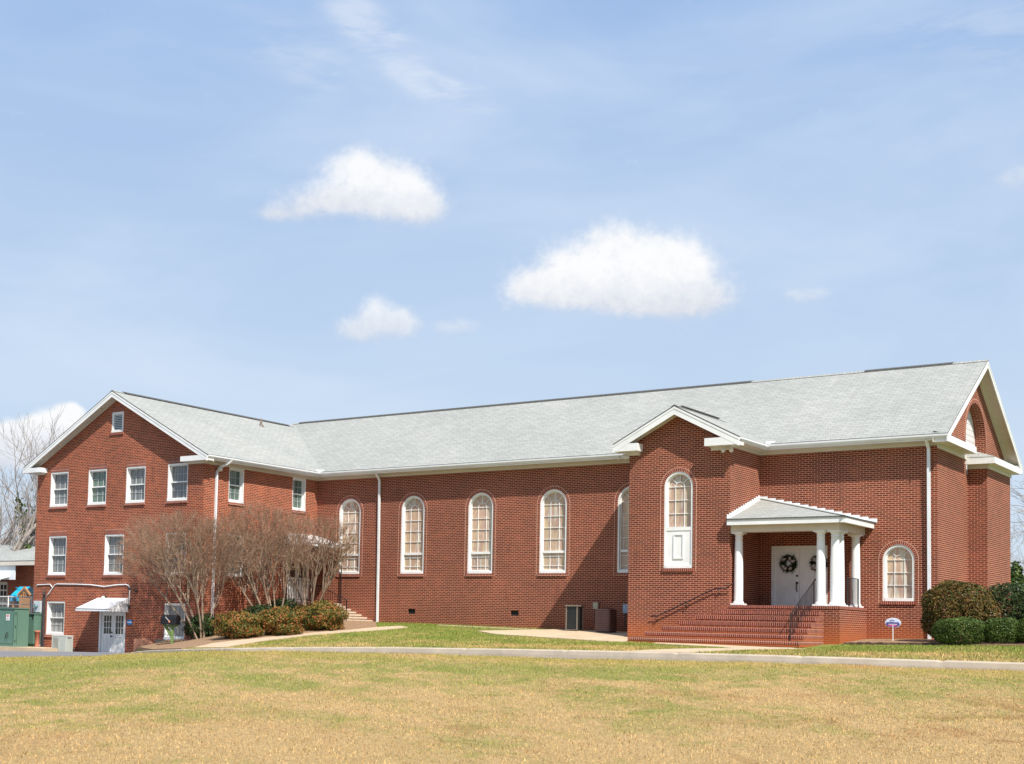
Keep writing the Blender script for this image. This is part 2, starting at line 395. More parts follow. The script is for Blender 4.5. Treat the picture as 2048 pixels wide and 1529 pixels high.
def arched_window(parent, plane, x0, x1, z0, ztop, zbar=None, rows=4, low=True, panel=None):
    P = place2d(plane); xc = (x0 + x1) / 2; r = (x1 - x0) / 2; zs = ztop - r
    w = bpy.data.objects.new('arched_window', None); COL.objects.link(w); w.empty_display_size = .2
    w.parent = parent; loc = Vector(P(xc, z0, 0)); w.location = loc - wpos(parent)
    fr = MB(); cw = .07
    # casing
    slab(fr, P, x0, x0 + cw, z0, zs, .02, .20); slab(fr, P, x1 - cw, x1, z0, zs, .02, .20)
    slab(fr, P, x0 + cw, x1 - cw, z0, z0 + .10, .005, .20)
    ringstrip(fr, P, xc, zs, r - cw, r, .02, .20)
    gi = x0 + cw; gj = x1 - cw; ri = r - cw
    if panel:       # solid white panel under the glass
        slab(fr, P, gi, gj, z0 + .10, panel, .05, .20)
        slab(fr, P, gi, gj, panel, panel + .12, .03, .20)
        m_ = .27; fw = .035
        for (a, b, c, d) in ((gi + m_, gj - m_, z0 + .32, z0 + .32 + fw), (gi + m_, gj - m_, panel - .12 - fw, panel - .12),
                             (gi + m_, gi + m_ + fw, z0 + .32 + fw, panel - .12 - fw), (gj - m_ - fw, gj - m_, z0 + .32 + fw, panel - .12 - fw)):
            slab(fr, P, a, b, c, d, .02, .05)
        gz = panel + .12
    else: gz = z0 + .10
    # sash stiles
    sw = .04
    slab(fr, P, gi, gi + sw, gz, zs, .10, .20); slab(fr, P, gj - sw, gj, gz, zs, .10, .20)
    ringstrip(fr, P, xc, zs, ri - sw, ri, .10, .20)
    gi += sw; gj -= sw; ri -= sw
    bw = .018; gw = gj - gi
    c1 = gi + gw * .30; c2 = gi + gw * .70
    lowz = gz
    if zbar:
        slab(fr, P, gi, gj, zbar - .045, zbar + .045, .08, .20)
        lz0 = gz; lz1 = zbar - .045
        slab(fr, P, gi, gj, lz0, lz0 + .04, .10, .20)
        for c in (c1, c2): bar2(fr, P, (c, lz0), (c, lz1), bw, .125, .20)
        for z in (lz0 + .19, lz1 - .12): bar2(fr, P, (gi, z), (gj, z), bw, .12, .20)
        lowz = zbar + .045
    for c in (c1, c2): bar2(fr, P, (c, lowz), (c, zs), bw, .125, .20)
    for k in range(1, rows + 1):
        z = lowz + (zs - lowz) * k / rows
        bar2(fr, P, (gi, z), (gj, z), bw, .12, .20)
    rin = gw * .20
    ringstrip(fr, P, xc, zs, rin - bw / 2, rin + bw / 2, .125, .20, n=14)
    for a in (45, 90, 135):
        a = R_(a)
        bar2(fr, P, (xc + rin * math.cos(a), zs + rin * math.sin(a)), (xc + ri * math.cos(a), zs + ri * math.sin(a)), bw, .125, .20)
    fr.build('frame', WHITE, w)
    pn = MB(); pts = [(gi - .02, gz - .02 if not zbar else z0 + .05), (gj + .02, gz - .02 if not zbar else z0 + .05)] + arch_pts(xc, ri + .02, zs, 20)
    pn.face([P(u, z, .15) for u, z in pts]); pn.build('pane', STAINED, w)
    # brick sill of rowlocks
    s = MB(); slab(s, P, x0 - .04, x1 + .04, z0 - .11, z0, -.05, .20)
    s.build('sill', SOLD, w)
    return w
def sash_window(parent, plane, x0, x1, z0, z1, glass=None, side='', sill=True, bars=True, name='sash_window'):
    P = place2d(plane)
    w = bpy.data.objects.new(name, None); COL.objects.link(w); w.empty_display_size = .2
    w.parent = parent; w.location = Vector(P((x0 + x1) / 2, z0, 0)) - wpos(parent)
    fr = MB(); cw = .045; d1 = .22; hw = .06; bh = .10
    slab(fr, P, x0, x0 + cw, z0 + bh, z1 - hw, .01, d1); slab(fr, P, x1 - cw, x1, z0 + bh, z1 - hw, .01, d1)
    slab(fr, P, x0, x1, z1 - hw, z1, .01, d1); slab(fr, P, x0, x1, z0, z0 + bh, -.01, d1)
    gi, gj, a, b = x0 + cw, x1 - cw, z0 + bh, z1 - hw; mid = (a + b) / 2; sw = .035
    slab(fr, P, gi, gi + sw, a, b, .12, d1); slab(fr, P, gj - sw, gj, a, b, .12, d1)
    slab(fr, P, gi + sw, gj - sw, a, a + sw, .12, d1); slab(fr, P, gi + sw, gj - sw, b - sw, b, .12, d1)
    slab(fr, P, gi + sw, gj - sw, mid - .022, mid + .022, .11, d1)
    fr.build('frame', WHITE, w)
    if bars:
        fr = MB()
        for k in (1, 2):
            x = gi + sw + (gj - gi - 2 * sw) * k / 3
            bar2(fr, P, (x, a + sw), (x, mid - .022), .013, .18, d1); bar2(fr, P, (x, mid + .022), (x, b - sw), .013, .18, d1)
        for z in ((a + sw + mid - .022) / 2, (b - sw + mid + .022) / 2):
            bar2(fr, P, (gi + sw, z), (gj - sw, z), .013, .178, d1)
        fr.build('muntins', MUNT, w)
    pn = MB(); pn.face([P(gi, a, .20), P(gj, a, .20), P(gj, b, .20), P(gi, b, .20)]); pn.build('pane', glass or PANE, w)
    if sill:
        s = MB(); slab(s, P, x0 - .03, x1 + .03, z0 - .10, z0, -.055, .2); s.build('sill', SOLD, w)
    return w
# ================================================================== THE CHURCH
church = thing('church', 'long red brick church with pale grey shingle roof, arched windows and columned porch', 'church', (0, 0, 0))
XE = 25.56; NW = 9.3; ZB = -1.9
WX0 = -10.05; WY = -7.09; TX0, TX1, TY = 16.08, 19.73, -2.61
EZ = 6.5; SM = .613; SW_ = .533; ST = .524
def zmain(y): return EZ + SM * (y + .55)
def zwing(x): return EZ + SW_ * (.52 - x)
RY = 4.65; RZ = zmain(RY); WXR = (WX0) / 2; WRZ = zwing(WXR)
TXR = 17.93; TRZ = 7.66
BR = [BRICK, SOLD, CLAYM]; BRW = [BRICKW, SOLD, CLAYM]

# ---- nave front wall
NWIN = [(c - .585, c + .585) for c in (1.80, 5.08, 8.36, 11.63, 14.91)]
mb = MB(); pl = ('y', 0.0, 1); P = place2d(pl)
holes = [archhole(a, b, 2.14, 5.35) for a, b in NWIN]
holes.append(archhole(23.86, 24.86, 1.19, 3.03))
holes.append(rect(20.16, 22.07, .96, 3.03))
vents = [(4.93, 5.29), (9.81, 10.17)]
holes += [rect(a, b, .50, .70) for a, b in vents]
wall(mb, [(0, ZB), (XE, ZB), (XE, 6.6), (0, 6.6)], holes, pl, .2)
def archtrim(mb, P, x0, x1, z0, ztop):
    xc = (x0 + x1) / 2; r = (x1 - x0) / 2; zs = ztop - r
    ringstrip(mb, P, xc, zs, r, r + .115, -.004, .0, 1, uvr=True, n=24)
    ringstrip(mb, P, xc, zs, r + .115, r + .13, -.006, .0, 2, n=24)
    for u in (x0 - .13, x1 + .115): slab(mb, P, u, u + .015, z0 - .1, zs, -.006, 0, 2)
for a, b in NWIN: archtrim(mb, P, a, b, 2.14, 5.35)
archtrim(mb, P, 23.86, 24.86, 1.19, 3.03)
wn = mb.build('nave_wall', BR, church)
for a, b in NWIN: arched_window(church, pl, a, b, 2.14, 5.35, zbar=2.96)
arched_window(church, pl, 23.86, 24.86, 1.19, 3.03, rows=3)
for a, b in vents:
    g = MB(); slab(g, P, a, b, .50, .70, .06, .1)
    g.build('crawl_vent', DARK, church)
# ---- gable end wall with blind arch
mb = MB(); pe = ('x', XE, -1); Pe = place2d(pe)
wall(mb, [(0, ZB), (NW, ZB), (NW, 6.65), (RY, RZ - .12), (0, 6.65)], [archhole(3.52, 6.28, 5.6, 8.25, 30)], pe, .38)
ringstrip(mb, Pe, 4.9, 6.87, 1.38, 1.50, -.004, 0, 1, uvr=True, n=30)
ringstrip(mb, Pe, 4.9, 6.87, 1.50, 1.515, -.006, 0, 2, n=30)
mb.build('gable_wall', BR, church)
mb = MB(); mb.face([Pe(3.4, 5.6, .36), Pe(6.4, 5.6, .36), Pe(6.4, 8.4, .36), Pe(3.4, 8.4, .36)]); mb.build('siding_panel', SIDING, church)
# ---- hidden back and left walls
mb = MB()
mb.face([(XE, NW, ZB), (WX0, NW, ZB), (WX0, NW, 6.4), (XE, NW, 6.4)])
mb.face([(WX0, NW, ZB), (WX0, WY, ZB), (WX0, WY, 6.4), (WX0, NW, 6.4)])
mb.build('back_wall', BRW, church)
# ---- block on the gable end
mb = MB(); BX = 26.2; BY0, BY1 = 3.73, 6.99
mb.face([(XE, BY0, ZB), (BX, BY0, ZB), (BX, BY0, 6.0), (XE, BY0, 6.0)])
mb.face([(BX, BY0, ZB), (BX, BY1, ZB), (BX, BY1, 6.0), (BX, BY0, 6.0)])
mb.face([(BX, BY1, ZB), (XE, BY1, ZB), (XE, BY1, 6.0), (BX, BY1, 6.0)])
mb.build('buttress_wall', BR, church)
mb = MB()
mb.box(XE + .003, BX + .04, BY0 - .04, BY1 + .04, 5.80, 5.94, 1)
mb.box(XE + .003, BX + .30, BY0 - .30, BY1 + .30, 5.94, 6.16, 0)
mb.build('buttress_cornice', [WHITE, CREAM], church)
mb = MB(); x0, x1, y0, y1 = XE, BX + .31, BY0 - .31, BY1 + .31; zt = 6.50
mb.face([(x0, y0, 6.165), (x1, y0, 6.165), (x0 + .02, y0 + .5, zt)], 0)
mb.face([(x1, y0, 6.165), (x1, y1, 6.165), (x0 + .02, y1 - .5, zt), (x0 + .02, y0 + .5, zt)], 0, uv=[(y0, 0), (y1, 0), (y1 - .5, 1), (y0 + .5, 1)])
mb.face([(x1, y1, 6.165), (x0, y1, 6.165), (x0 + .02, y1 - .5, zt)], 0)
mb.face([(x0, y0, 6.164), (x0, y1, 6.164), (x1, y1, 6.164), (x1, y0, 6.164)], 0)
mb.build('buttress_roof', ROOF, church)

# ---- wing front wall
WINS = [(-9.18, -8.04, 4.76, 6.27), (-6.75, -5.62, 4.76, 6.27), (-4.43, -3.30, 4.76, 6.27), (-2.01, -.88, 4.76, 6.27),
        (-9.14, -8.00, 1.81, 3.50), (-5.60, -4.44, 1.81, 3.50), (-2.03, -.88, 1.81, 3.50),
        (-9.12, -7.96, -.75, .69), (-1.95, -.80, -.77, .67)]
DOOR = (-5.76, -4.18, -1.50, .33)
mb = MB(); pw = ('y', WY, 1); Pw = place2d(pw)
h2 = [rect(a, b, c, d) for a, b, c, d in WINS] + [rect(*DOOR)] + [rect(-5.43, -4.71, 7.76, 8.62)]
wall(mb, [(WX0, ZB), (0, ZB), (0, 6.65), (WXR, WRZ - .12), (WX0, 6.65)], h2, pw, .22)
for a, b, c, d in WINS[:7]: slab(mb, Pw, a - .01, b + .01, d + .002, d + .21, -.006, 0, 1)
slab(mb, Pw, -5.45, -4.69, 8.622, 8.81, -.006, 0, 1)
mb.build('wing_front_wall', BRW, church)
for i, (a, b, c, d) in enumerate(WINS):
    sash_window(church, pw, a, b, c, d, glass=PANEG if i == 1 else PANE if i < 7 else PANEL, bars=i != 8, sill=i != 8)
# gable vent
v = bpy.data.objects.new('gable_vent', None); COL.objects.link(v); v.parent = church; v.location = (-5.07, WY, 7.76)
mb = MB(); slab(mb, Pw, -5.43, -5.33, 7.86, 8.52, .02, .14); slab(mb, Pw, -4.81, -4.71, 7.86, 8.52, .02, .14); slab(mb, Pw, -5.43, -4.71, 7.76, 7.86, 0, .14); slab(mb, Pw, -5.43, -4.71, 8.52, 8.62, .02, .14)
mb.build('frame', WHITE, v)
mb = MB()
for k in range(9):
    z = 7.875 + k * .073
    mb.face([Pw(-5.33, z, .05), Pw(-4.81, z, .05), Pw(-4.81, z + .06, .12), Pw(-5.33, z + .06, .12)])
mb.face([Pw(-5.33, 7.86, .135), Pw(-4.81, 7.86, .135), Pw(-4.81, 8.52, .135), Pw(-5.33, 8.52, .135)], 1)
mb.build('slats', [METALW, DARK], v)
mb = MB(); slab(mb, Pw, -5.47, -4.67, 7.66, 7.76, -.05, .14); mb.build('sill', SOLD, v)

# ---- wing side wall (faces the lawn)
SWIN = [(-5.64, -4.74, 4.79, 6.19), (-1.68, -.80, 4.79, 6.19), (-5.64, -4.66, 1.81, 3.50)]
mb = MB(); psd = ('x', 0.0, -1); Ps = place2d(psd)
SD = (-1.86, -.46, .89, 2.85)
wall(mb, [(WY, ZB), (0, ZB), (0, 6.6), (WY, 6.6)], [rect(*q) for q in SWIN] + [rect(*SD)], psd, .22)
mb.build('wing_side_wall', BRW, church)
for i, (a, b, c, d) in enumerate(SWIN): sash_window(church, psd, a, b, c, d, glass=PANEG if i < 2 else PANE)

# ---- entrance tower walls
mb = MB(); pt = ('y', TY, 1); Pt = place2d(pt)
TW = (17.39, 18.43, 2.17, 5.46)
wall(mb, [(TX0, ZB), (TX1, ZB), (TX1, 6.6), (TXR, TRZ - .10), (TX0, 6.6)], [archhole(*TW)], pt, .2)
archtrim(mb, Pt, *TW)
for x in (TX0, TX1):
    mb.face([(x, TY, ZB), (x, 0, ZB), (x, 0, 6.6), (x, TY, 6.6)])
mb.build('tower_wall', BR, church)
arched_window(church, pt, *TW, rows=3, panel=3.45)

# ------------------------------------------------------------------ roofs
def roofslab(mb, pts, uvs, th=.05):
    b = [(p[0], p[1], p[2] - th) for p in pts]
    mb.face(pts, 0, uv=uvs); mb.face(list(reversed(b)), 2)
    for i in range(len(pts)):
        j = (i + 1) % len(pts); mb.face([b[i], b[j], pts[j], pts[i]], 1)
RM3 = [ROOF, ROOFEDGE, CREAM]
mb = MB(); k = math.sqrt(1 + SM * SM); xr_ = 26.02; xl = -5.35
hx = xl - (RZ - EZ) / SM
roofslab(mb, [(hx, -.55, EZ), (xr_, -.55, EZ), (xr_, RY, RZ), (xl, RY, RZ)], [(x, y * k) for x, y in ((hx, 0), (xr_, 0), (xr_, RY + .55), (xl, RY + .55))])
yb = RY * 2 + .55
roofslab(mb, [(xr_, yb, EZ), (hx, yb, EZ), (xl, RY, RZ), (xr_, RY, RZ)], [(xr_, 0), (hx, 0), (xl, 6), (xr_, 6)])
roofslab(mb, [(hx, yb, EZ), (hx, -.55, EZ), (xl, RY, RZ)], [(yb, 0), (-.55, 0), (RY, 6)])
ro = mb.build('nave_roof', RM3, church)
def ridgecap(mb, p, q, w=.13, s=SM):
    p = Vector(p); q = Vector(q); d = (q - p).normalized(); a = d.cross(Vector((0, 0, 1))).normalized()
    for sg in (1, -1):
        o = a * sg * w; dz = Vector((0, 0, -w * s))
        mb.face([p + Vector((0, 0, .02)), q + Vector((0, 0, .02)), q + o + dz + Vector((0, 0, .02)), p + o + dz + Vector((0, 0, .02))], 0,
                uv=[(0, 0), (0, (q - p).length), (w, (q - p).length), (w, 0)])
mb = MB(); ridgecap(mb, (xl, RY, RZ), (xr_, RY, RZ)); ridgecap(mb, (hx + 2, RY - (xl - hx - 2), RZ - SM * (xl - hx - 2)), (xl, RY, RZ))
# dark ridge vents, as long as in the photo, with a bare stretch between them
for xa, xb in ((-5.0, 17.6), (21.85, 24.9)):
    for sg in (1, -1):
        mb.face([(xa, RY + sg * .02, RZ + .04), (xb, RY + sg * .02, RZ + .04), (xb, RY + sg * .12, RZ - .012), (xa, RY + sg * .12, RZ - .012)], 1)
    mb.face([(xa, RY - .12, RZ - .012), (xb, RY - .12, RZ - .012), (xb, RY - .12, RZ - .035), (xa, RY - .12, RZ - .035)], 1)
    mb.face([(xa, RY - .02, RZ + .04), (xb, RY - .02, RZ + .04), (xb, RY + .02, RZ + .04), (xa, RY + .02, RZ + .04)], 1)
mb.build('ridge_vent', [ROOF, ROOFEDGE], ro)
# wing roof
mb = MB(); k = math.sqrt(1 + SW_ * SW_); yf = -7.5; ybk = 9.85; xe = .52; xw = 2 * WXR - .52
roofslab(mb, [(xe, yf, EZ), (xe, ybk, EZ), (WXR, ybk, WRZ), (WXR, yf, WRZ)], [(yf, 0), (ybk, 0), (ybk, 5.55 * k), (yf, 5.55 * k)])
roofslab(mb, [(xw, ybk, EZ), (xw, yf, EZ), (WXR, yf, WRZ), (WXR, ybk, WRZ)], [(ybk, 0), (yf, 0), (yf, 6), (ybk, 6)])
rw = mb.build('wing_roof', RM3, church)
mb = MB(); ridgecap(mb, (WXR, yf, WRZ), (WXR, 4.1, WRZ), s=SW_)
for sg in (1, -1):
    mb.face([(WXR + sg * .02, -6.9, WRZ + .04), (WXR + sg * .02, 3.7, WRZ + .04), (WXR + sg * .17, 3.7, WRZ - .02), (WXR + sg * .17, -6.9, WRZ - .02)], 1)
    mb.face([(WXR + sg * .17, 3.7, WRZ - .02), (WXR + sg * .17, -6.9, WRZ - .02), (WXR + sg * .17, -6.9, WRZ - .055), (WXR + sg * .17, 3.7, WRZ - .055)], 1)
mb.face([(WXR - .02, -6.9, WRZ + .04), (WXR - .02, 3.7, WRZ + .04), (WXR + .02, 3.7, WRZ + .04), (WXR + .02, -6.9, WRZ + .04)], 1)
mb.build('ridge_vent', [ROOF, ROOFEDGE], rw)
# valley line metal between the two roofs
mb = MB(); 
vx0, vy0 = .52, -.55; vx1 = WXR + .0; vy1 = (zwing(vx1) - EZ) / SM - .55
mb.bar((vx0, vy0, EZ + .005), (vx1, vy1, WRZ + .005), .07, .02)
mb.build('valley_flashing', simple('valley_grey', (.30, .31, .30), .8), ro)
# roof pipe on the wing
pp = at(492, 851, 0, -4.2); 
mb = MB(); zz = zwing(-4.2); mb.tube([(-4.2, 0.9, zz - .1), (-4.2, .9, zz + .32)], .05, 10); mb.lathe((-4.2, .9, zz - .12), [(.17, 0), (.17, .06), (.06, .2)], 14)
mb.build('vent_pipe', simple('pipe_brown', (.16, .12, .10), .6), rw)
# tower roof
mb = MB(); k = math.sqrt(1 + ST * ST); te = 2.27; tz = TRZ - ST * te; ty0 = -3.06; ty1 = 1.7
roofslab(mb, [(TXR + te, ty0, tz), (TXR + te, ty1, tz), (TXR, ty1, TRZ), (TXR, ty0, TRZ)], [(ty0, 0), (ty1, 0), (ty1, te * k), (ty0, te * k)])
roofslab(mb, [(TXR - te, ty1, tz), (TXR - te, ty0, tz), (TXR, ty0, TRZ), (TXR, ty1, TRZ)], [(ty1, 0), (ty0, 0), (ty0, te * k), (ty1, te * k)])
rt = mb.build('tower_roof', RM3, church)
mb = MB(); ridgecap(mb, (TXR, ty0, TRZ), (TXR, 1.2, TRZ), s=ST)
mb.bar((TXR + .02, ty0 + .5, TRZ + .035), (TXR + .02, .6, TRZ + .035), .13, .03, 1)
mb.build('ridge_vent', [ROOF, ROOFEDGE], rt)

# ------------------------------------------------------------------ trim: fascias, soffits, friezes, gutters
tr = MB()
def rake(tb, ax, val, apex, foot, h=.22, t=.035, wallv=None, soff=True):
    """white fascia board on a gable slope; ax is the axis the board faces, val its plane"""
    (ua, za), (uf, zf) = apex, foot
    P = (lambda u, v, z: (u, v, z)) if ax == 'y' else (lambda u, v, z: (v, u, z))
    sgn = 1 if wallv > val else -1
    a = [P(ua, val, za - .05), P(uf, val, zf - .05), P(uf, val, zf - .05 - h), P(ua, val, za - .05 - h)]
    d = Vector(P(0, sgn * t, 0)); tb.prism(a, d, 0)
    # narrow crown strip proud of the board
    a = [P(ua, val - sgn * .012, za - .052), P(uf, val - sgn * .012, zf - .052), P(uf, val - sgn * .012, zf - .052 - .07), P(ua, val - sgn * .012, za - .052 - .07)]
    tb.prism(a, Vector(P(0, sgn * .0119, 0)), 0)
    s0 = val + sgn * t; zo = .14
    tb.face([P(ua, s0, za - zo), P(uf, s0, zf - zo), P(uf, wallv - sgn * .0, zf - zo), P(ua, wallv, za - zo)], 1)
    # frieze strip on the wall under the soffit
    a = [P(ua, wallv - sgn * .03, za - zo), P(uf, wallv - sgn * .03, zf - zo), P(uf, wallv - sgn * .03, zf - zo - .13), P(ua, wallv - sgn * .03, za - zo - .13)]
    tb.prism(a, Vector(P(0, sgn * .028, 0)), 1)
rake(tr, 'y', yf, (WXR, WRZ), (xe, EZ), wallv=WY); rake(tr, 'y', yf, (WXR, WRZ), (xw, EZ), wallv=WY)
rake(tr, 'y', ty0, (TXR, TRZ), (TXR + te, tz), h=.27, wallv=TY); rake(tr, 'y', ty0, (TXR, TRZ), (TXR - te, tz), h=.27, wallv=TY)
rake(tr, 'x', xr_, (RY, RZ), (-.55, EZ), wallv=XE); rake(tr, 'x', xr_, (RY, RZ), (yb, EZ), wallv=XE)
SZ = 6.31
def eave_x(x0, x1):     # along x on the nave front
    tr.box(x0, x1, -.03, 0.0, 6.19, SZ, 1); tr.box(x0, x1, -.44, .0, SZ, SZ + .02, 1); tr.box(x0, x1, -.46, -.44, SZ - .01, 6.44, 0)
eave_x(.03, TX0 - .03); eave_x(TX1 + .03, XE)
tr.box(0, .03, WY, -.03, 6.19, SZ, 1); tr.box(0, .42, WY, -.46, SZ, SZ + .02, 1); tr.box(.42, .44, WY - .3, -.46, SZ - .01, 6.44, 0)
tr.box(TX1, TX1 + .03, TY, -.03, 6.19, SZ, 1); tr.box(TX1, TX1 + .38, TY, -.46, SZ, SZ + .02, 1); tr.box(TX1 + .38, TX1 + .40, TY - .3, -.46, SZ - .01, 6.42, 0)
tr.box(TX0 - .03, TX0, TY, -.03, 6.19, SZ, 1); tr.box(TX0 - .38, TX0, TY, -.46, SZ, SZ + .02, 1)
# eave returns
def ret(x0, x1, y0, y1, z0=6.27, z1=6.47):
    tr.box(x0, x1, y0, y1, z0, z1, 0)
def retroof(pts): tr.face(pts, 0)
ret(-.93, xe - .02, yf + .005, WY - .002); tr.box(-.85, .10, WY - .12, WY - .002, 6.19, 6.27, 1)
ret(xw + .02, -9.42, yf + .005, WY - .002); tr.box(WX0 - .1, -9.5, WY - .12, WY - .002, 6.19, 6.27, 1)
tr.box(xw + .03, WX0, WY - .002, NW, SZ, SZ + .02, 1)
ret(TXR + te - .02, TX1 - .72, ty0 + .005, TY - .002, 6.20, 6.46); tr.box(TX1 - .62, TX1 + .1, TY - .14, TY - .002, 6.08, 6.20, 1)
ret(TXR - te + .02, TX0 + .50, ty0 + .005, TY - .002, 6.20, 6.46); tr.box(TX0 - .1, TX0 + .42, TY - .14, TY - .002, 6.08, 6.20, 1)
tr.box(XE + .002, xr_ - .005, -.50, 3.05, 6.24, 6.46, 0); tr.face([(XE, -.5, 6.60), (XE, 3.05, 6.60), (xr_ - .005, 3.05, 6.462), (xr_ - .005, -.5, 6.462)], 0)
tr.face([(XE, 3.05, 6.24), (xr_ - .005, 3.05, 6.24), (xr_ - .005, 3.05, 6.462), (XE, 3.05, 6.60)], 0)
tr.box(XE + .002, XE + .05, -.02, BY0, 6.10, 6.24, 1)
tr.box(XE + .002, xr_ - .005, 8.9, yb - .05, 6.24, 6.46, 0)
tr.build('trim', [WHITE, CREAM], church)
# gutters: a small K profile
def gutter(pts_profile_axis, a, b, fixed, sgn, z=6.36, end=True):
    prof = [(0, .115), (0, 0), (.06, 0), (.085, .045), (.11, .06), (.115, .115)]
    g = MB()
    def Q(c, t, u): 
        o = fixed + sgn * u
        return (c, o, z + t) if pts_profile_axis == 'x' else (o, c, z + t)
    for (u0, t0), (u1, t1) in zip(prof, prof[1:]):
        g.face([Q(a, t0, u0), Q(b, t0, u0), Q(b, t1, u1), Q(a, t1, u1)])
    g.face([Q(a, t, u) for u, t in prof]); g.face([Q(b, t, u) for u, t in prof])
    return g.build('gutter', METALW, church)
gutter('x', .57, TX0 - .49, -.462, -1); gutter('x', TX1 + .52, xr_ - .01, -.462, -1)
gutter('y', -7.42, -.5, .442, 1); gutter('y', -3.0, -.5, TX1 + .402, 1, z=6.33); 
def downspout(pts, w=.085):
    g = MB()
    for p, q in zip(pts, pts[1:]): g.bar(p, q, w, w * .8, up=(0, 1, 0))
    return g.build('downspout', METALW, church)
downspout([(3.46, -.46, 6.36), (3.42, -.12, 6.05), (3.40, -.05, 3.0), (3.42, -.05, .1), (3.44, -.22, .02)])
downspout([(25.34, -.46, 6.36), (25.33, -.12, 6.08), (25.33, -.05, -.1), (25.40, -.2, -.22)], .095)
downspout([(.5, -6.05, 6.40), (.42, -6.2, 6.25), (.12, -6.32, 6.10), (.06, -6.42, 5.9), (.06, -6.45, -.2)], .09)
for x, y in ((.56, -.56), (20.3, -.52)):        # white splash guards in the inside corners
    g = MB(); g.obox((x, y, 6.53), (.13, .13, 0), (-.01, .01, 0), (0, 0, .06)); g.build('splash_guard', METALW, church)

# ------------------------------------------------------------------ doors
def panel_inset(mb, P, u0, u1, z0, z1, d, mi=0):
    w = .025; slab(mb, P, u0, u1, z0, z0 + w, d - .012, d, mi); slab(mb, P, u0, u1, z1 - w, z1, d - .012, d, mi)
    slab(mb, P, u0, u0 + w, z0 + w, z1 - w, d - .012, d, mi); slab(mb, P, u1 - w, u1, z0 + w, z1 - w, d - .012, d, mi)
    slab(mb, P, u0 + .07, u1 - .07, z0 + .07, z1 - .07, d - .009, d, mi)
# main double door
dr = bpy.data.objects.new('double_door', None); COL.objects.link(dr); dr.parent = church; dr.location = (21.11, 0, .96)
mb = MB(); slab(mb, P, 20.16, 20.25, .96, 3.03, -.02, .10); slab(mb, P, 21.98, 22.07, .96, 3.03, -.02, .10); slab(mb, P, 20.25, 21.98, 2.94, 3.03, -.02, .10)
mb.build('frame', WHITE, dr)
for i, (a, b) in enumerate(((20.25, 21.11), (21.12, 21.98))):
    mb = MB(); slab(mb, P, a, b, .97, 2.94, .05, .10)
    for (u0, u1) in ((a + .10, a + .39), (b - .39, b - .10)):
        for z0, z1 in ((1.10, 1.68), (1.78, 2.42), (2.50, 2.82)): panel_inset(mb, P, u0, u1, z0, z1, .05)
    lf = mb.build('leaf', WHITE, dr)
    if i == 0:
        mb = MB(); mb.lathe((b - .07, .045, 2.02), [(.0, 0)], 8) if False else None
        mb.tube([(b - .08, .05, 2.02), (b - .08, .01, 2.02)], .035, 12); mb.build('deadbolt', BLACK, lf); mb = MB(); mb.tube([(b - .08, .05, 1.78), (b - .08, .0, 1.78)], .04, 12)
        mb.tube([(b - .08, .01, 1.78), (b - .08, -.03, 1.70), (b - .08, -.03, 1.56), (b - .08, .04, 1.48)], .018, 8)
        mb.build('handle', BLACK, lf)
# wing basement double door with glass
dr = bpy.data.objects.new('glazed_double_door', None); COL.objects.link(dr); dr.parent = church; dr.location = ((DOOR[0] + DOOR[1]) / 2, WY, DOOR[2])
def glazed(dr, P, u0, u1, z0, z1, n, zg, cols=3, rowsn=3, d=.07):
    mb = MB(); fw = .08
    slab(mb, P, u0, u0 + fw, z0, z1, .0, .16); slab(mb, P, u1 - fw, u1, z0, z1, .0, .16); slab(mb, P, u0 + fw, u1 - fw, z1 - fw, z1, .0, .16)
    mb.build('frame', WHITE, dr)
    w = (u1 - u0 - 2 * fw) / n
    for i in range(n):
        a = u0 + fw + i * w + .006; b = a + w - .012; s = .12; mb = MB()
        slab(mb, P, a, a + s, z0 + .01, z1 - fw, d, d + .05); slab(mb, P, b - s, b, z0 + .01, z1 - fw, d, d + .05)
        slab(mb, P, a + s, b - s, z1 - fw - .12, z1 - fw, d, d + .05); slab(mb, P, a + s, b - s, z0 + .01, zg, d, d + .05)
        mdl = (a + b) / 2
        if rowsn > 1: panel_inset(mb, P, a + .12, mdl - .02, z0 + .16, zg - .1, d); panel_inset(mb, P, mdl + .02, b - .12, z0 + .16, zg - .1, d)
        else: panel_inset(mb, P, a + .12, b - .12, z0 + .16, zg - .1, d)
        g0, g1, h0, h1 = a + s, b - s, zg, z1 - fw - .12
        for k in range(1, cols): bar2(mb, P, (g0 + (g1 - g0) * k / cols, h0), (g0 + (g1 - g0) * k / cols, h1), .022, d + .005, d + .05)
        for k in range(1, rowsn): bar2(mb, P, (g0, h0 + (h1 - h0) * k / rowsn), (g1, h0 + (h1 - h0) * k / rowsn), .022, d + .008, d + .05)
        lf = mb.build('leaf', WHITE, dr)
        mb = MB(); mb.face([P(g0, h0, d + .035), P(g1, h0, d + .035), P(g1, h1, d + .035), P(g0, h1, d + .035)]); mb.build('pane', DOORGL, dr)
    return dr
glazed(dr, Pw, *DOOR[:2], DOOR[2], DOOR[3], 2, -.62)
xm = (DOOR[0] + DOOR[1]) / 2
mb = MB(); mb.tube([(xm - .07, WY + .07, -.56), (xm - .07, WY + .01, -.56)], .03, 10); mb.build('deadbolt', BLACK, dr); mb = MB(); mb.tube([(xm - .07, WY + .07, -.72), (xm - .07, WY - .01, -.72)], .03, 10); mb.build('handle', BLACK, dr)
dr = bpy.data.objects.new('side_door', None); COL.objects.link(dr); dr.parent = church; dr.location = (0, -1.16, .89)
glazed(dr, Ps, *SD, 2, 1.95, cols=1, rowsn=1)

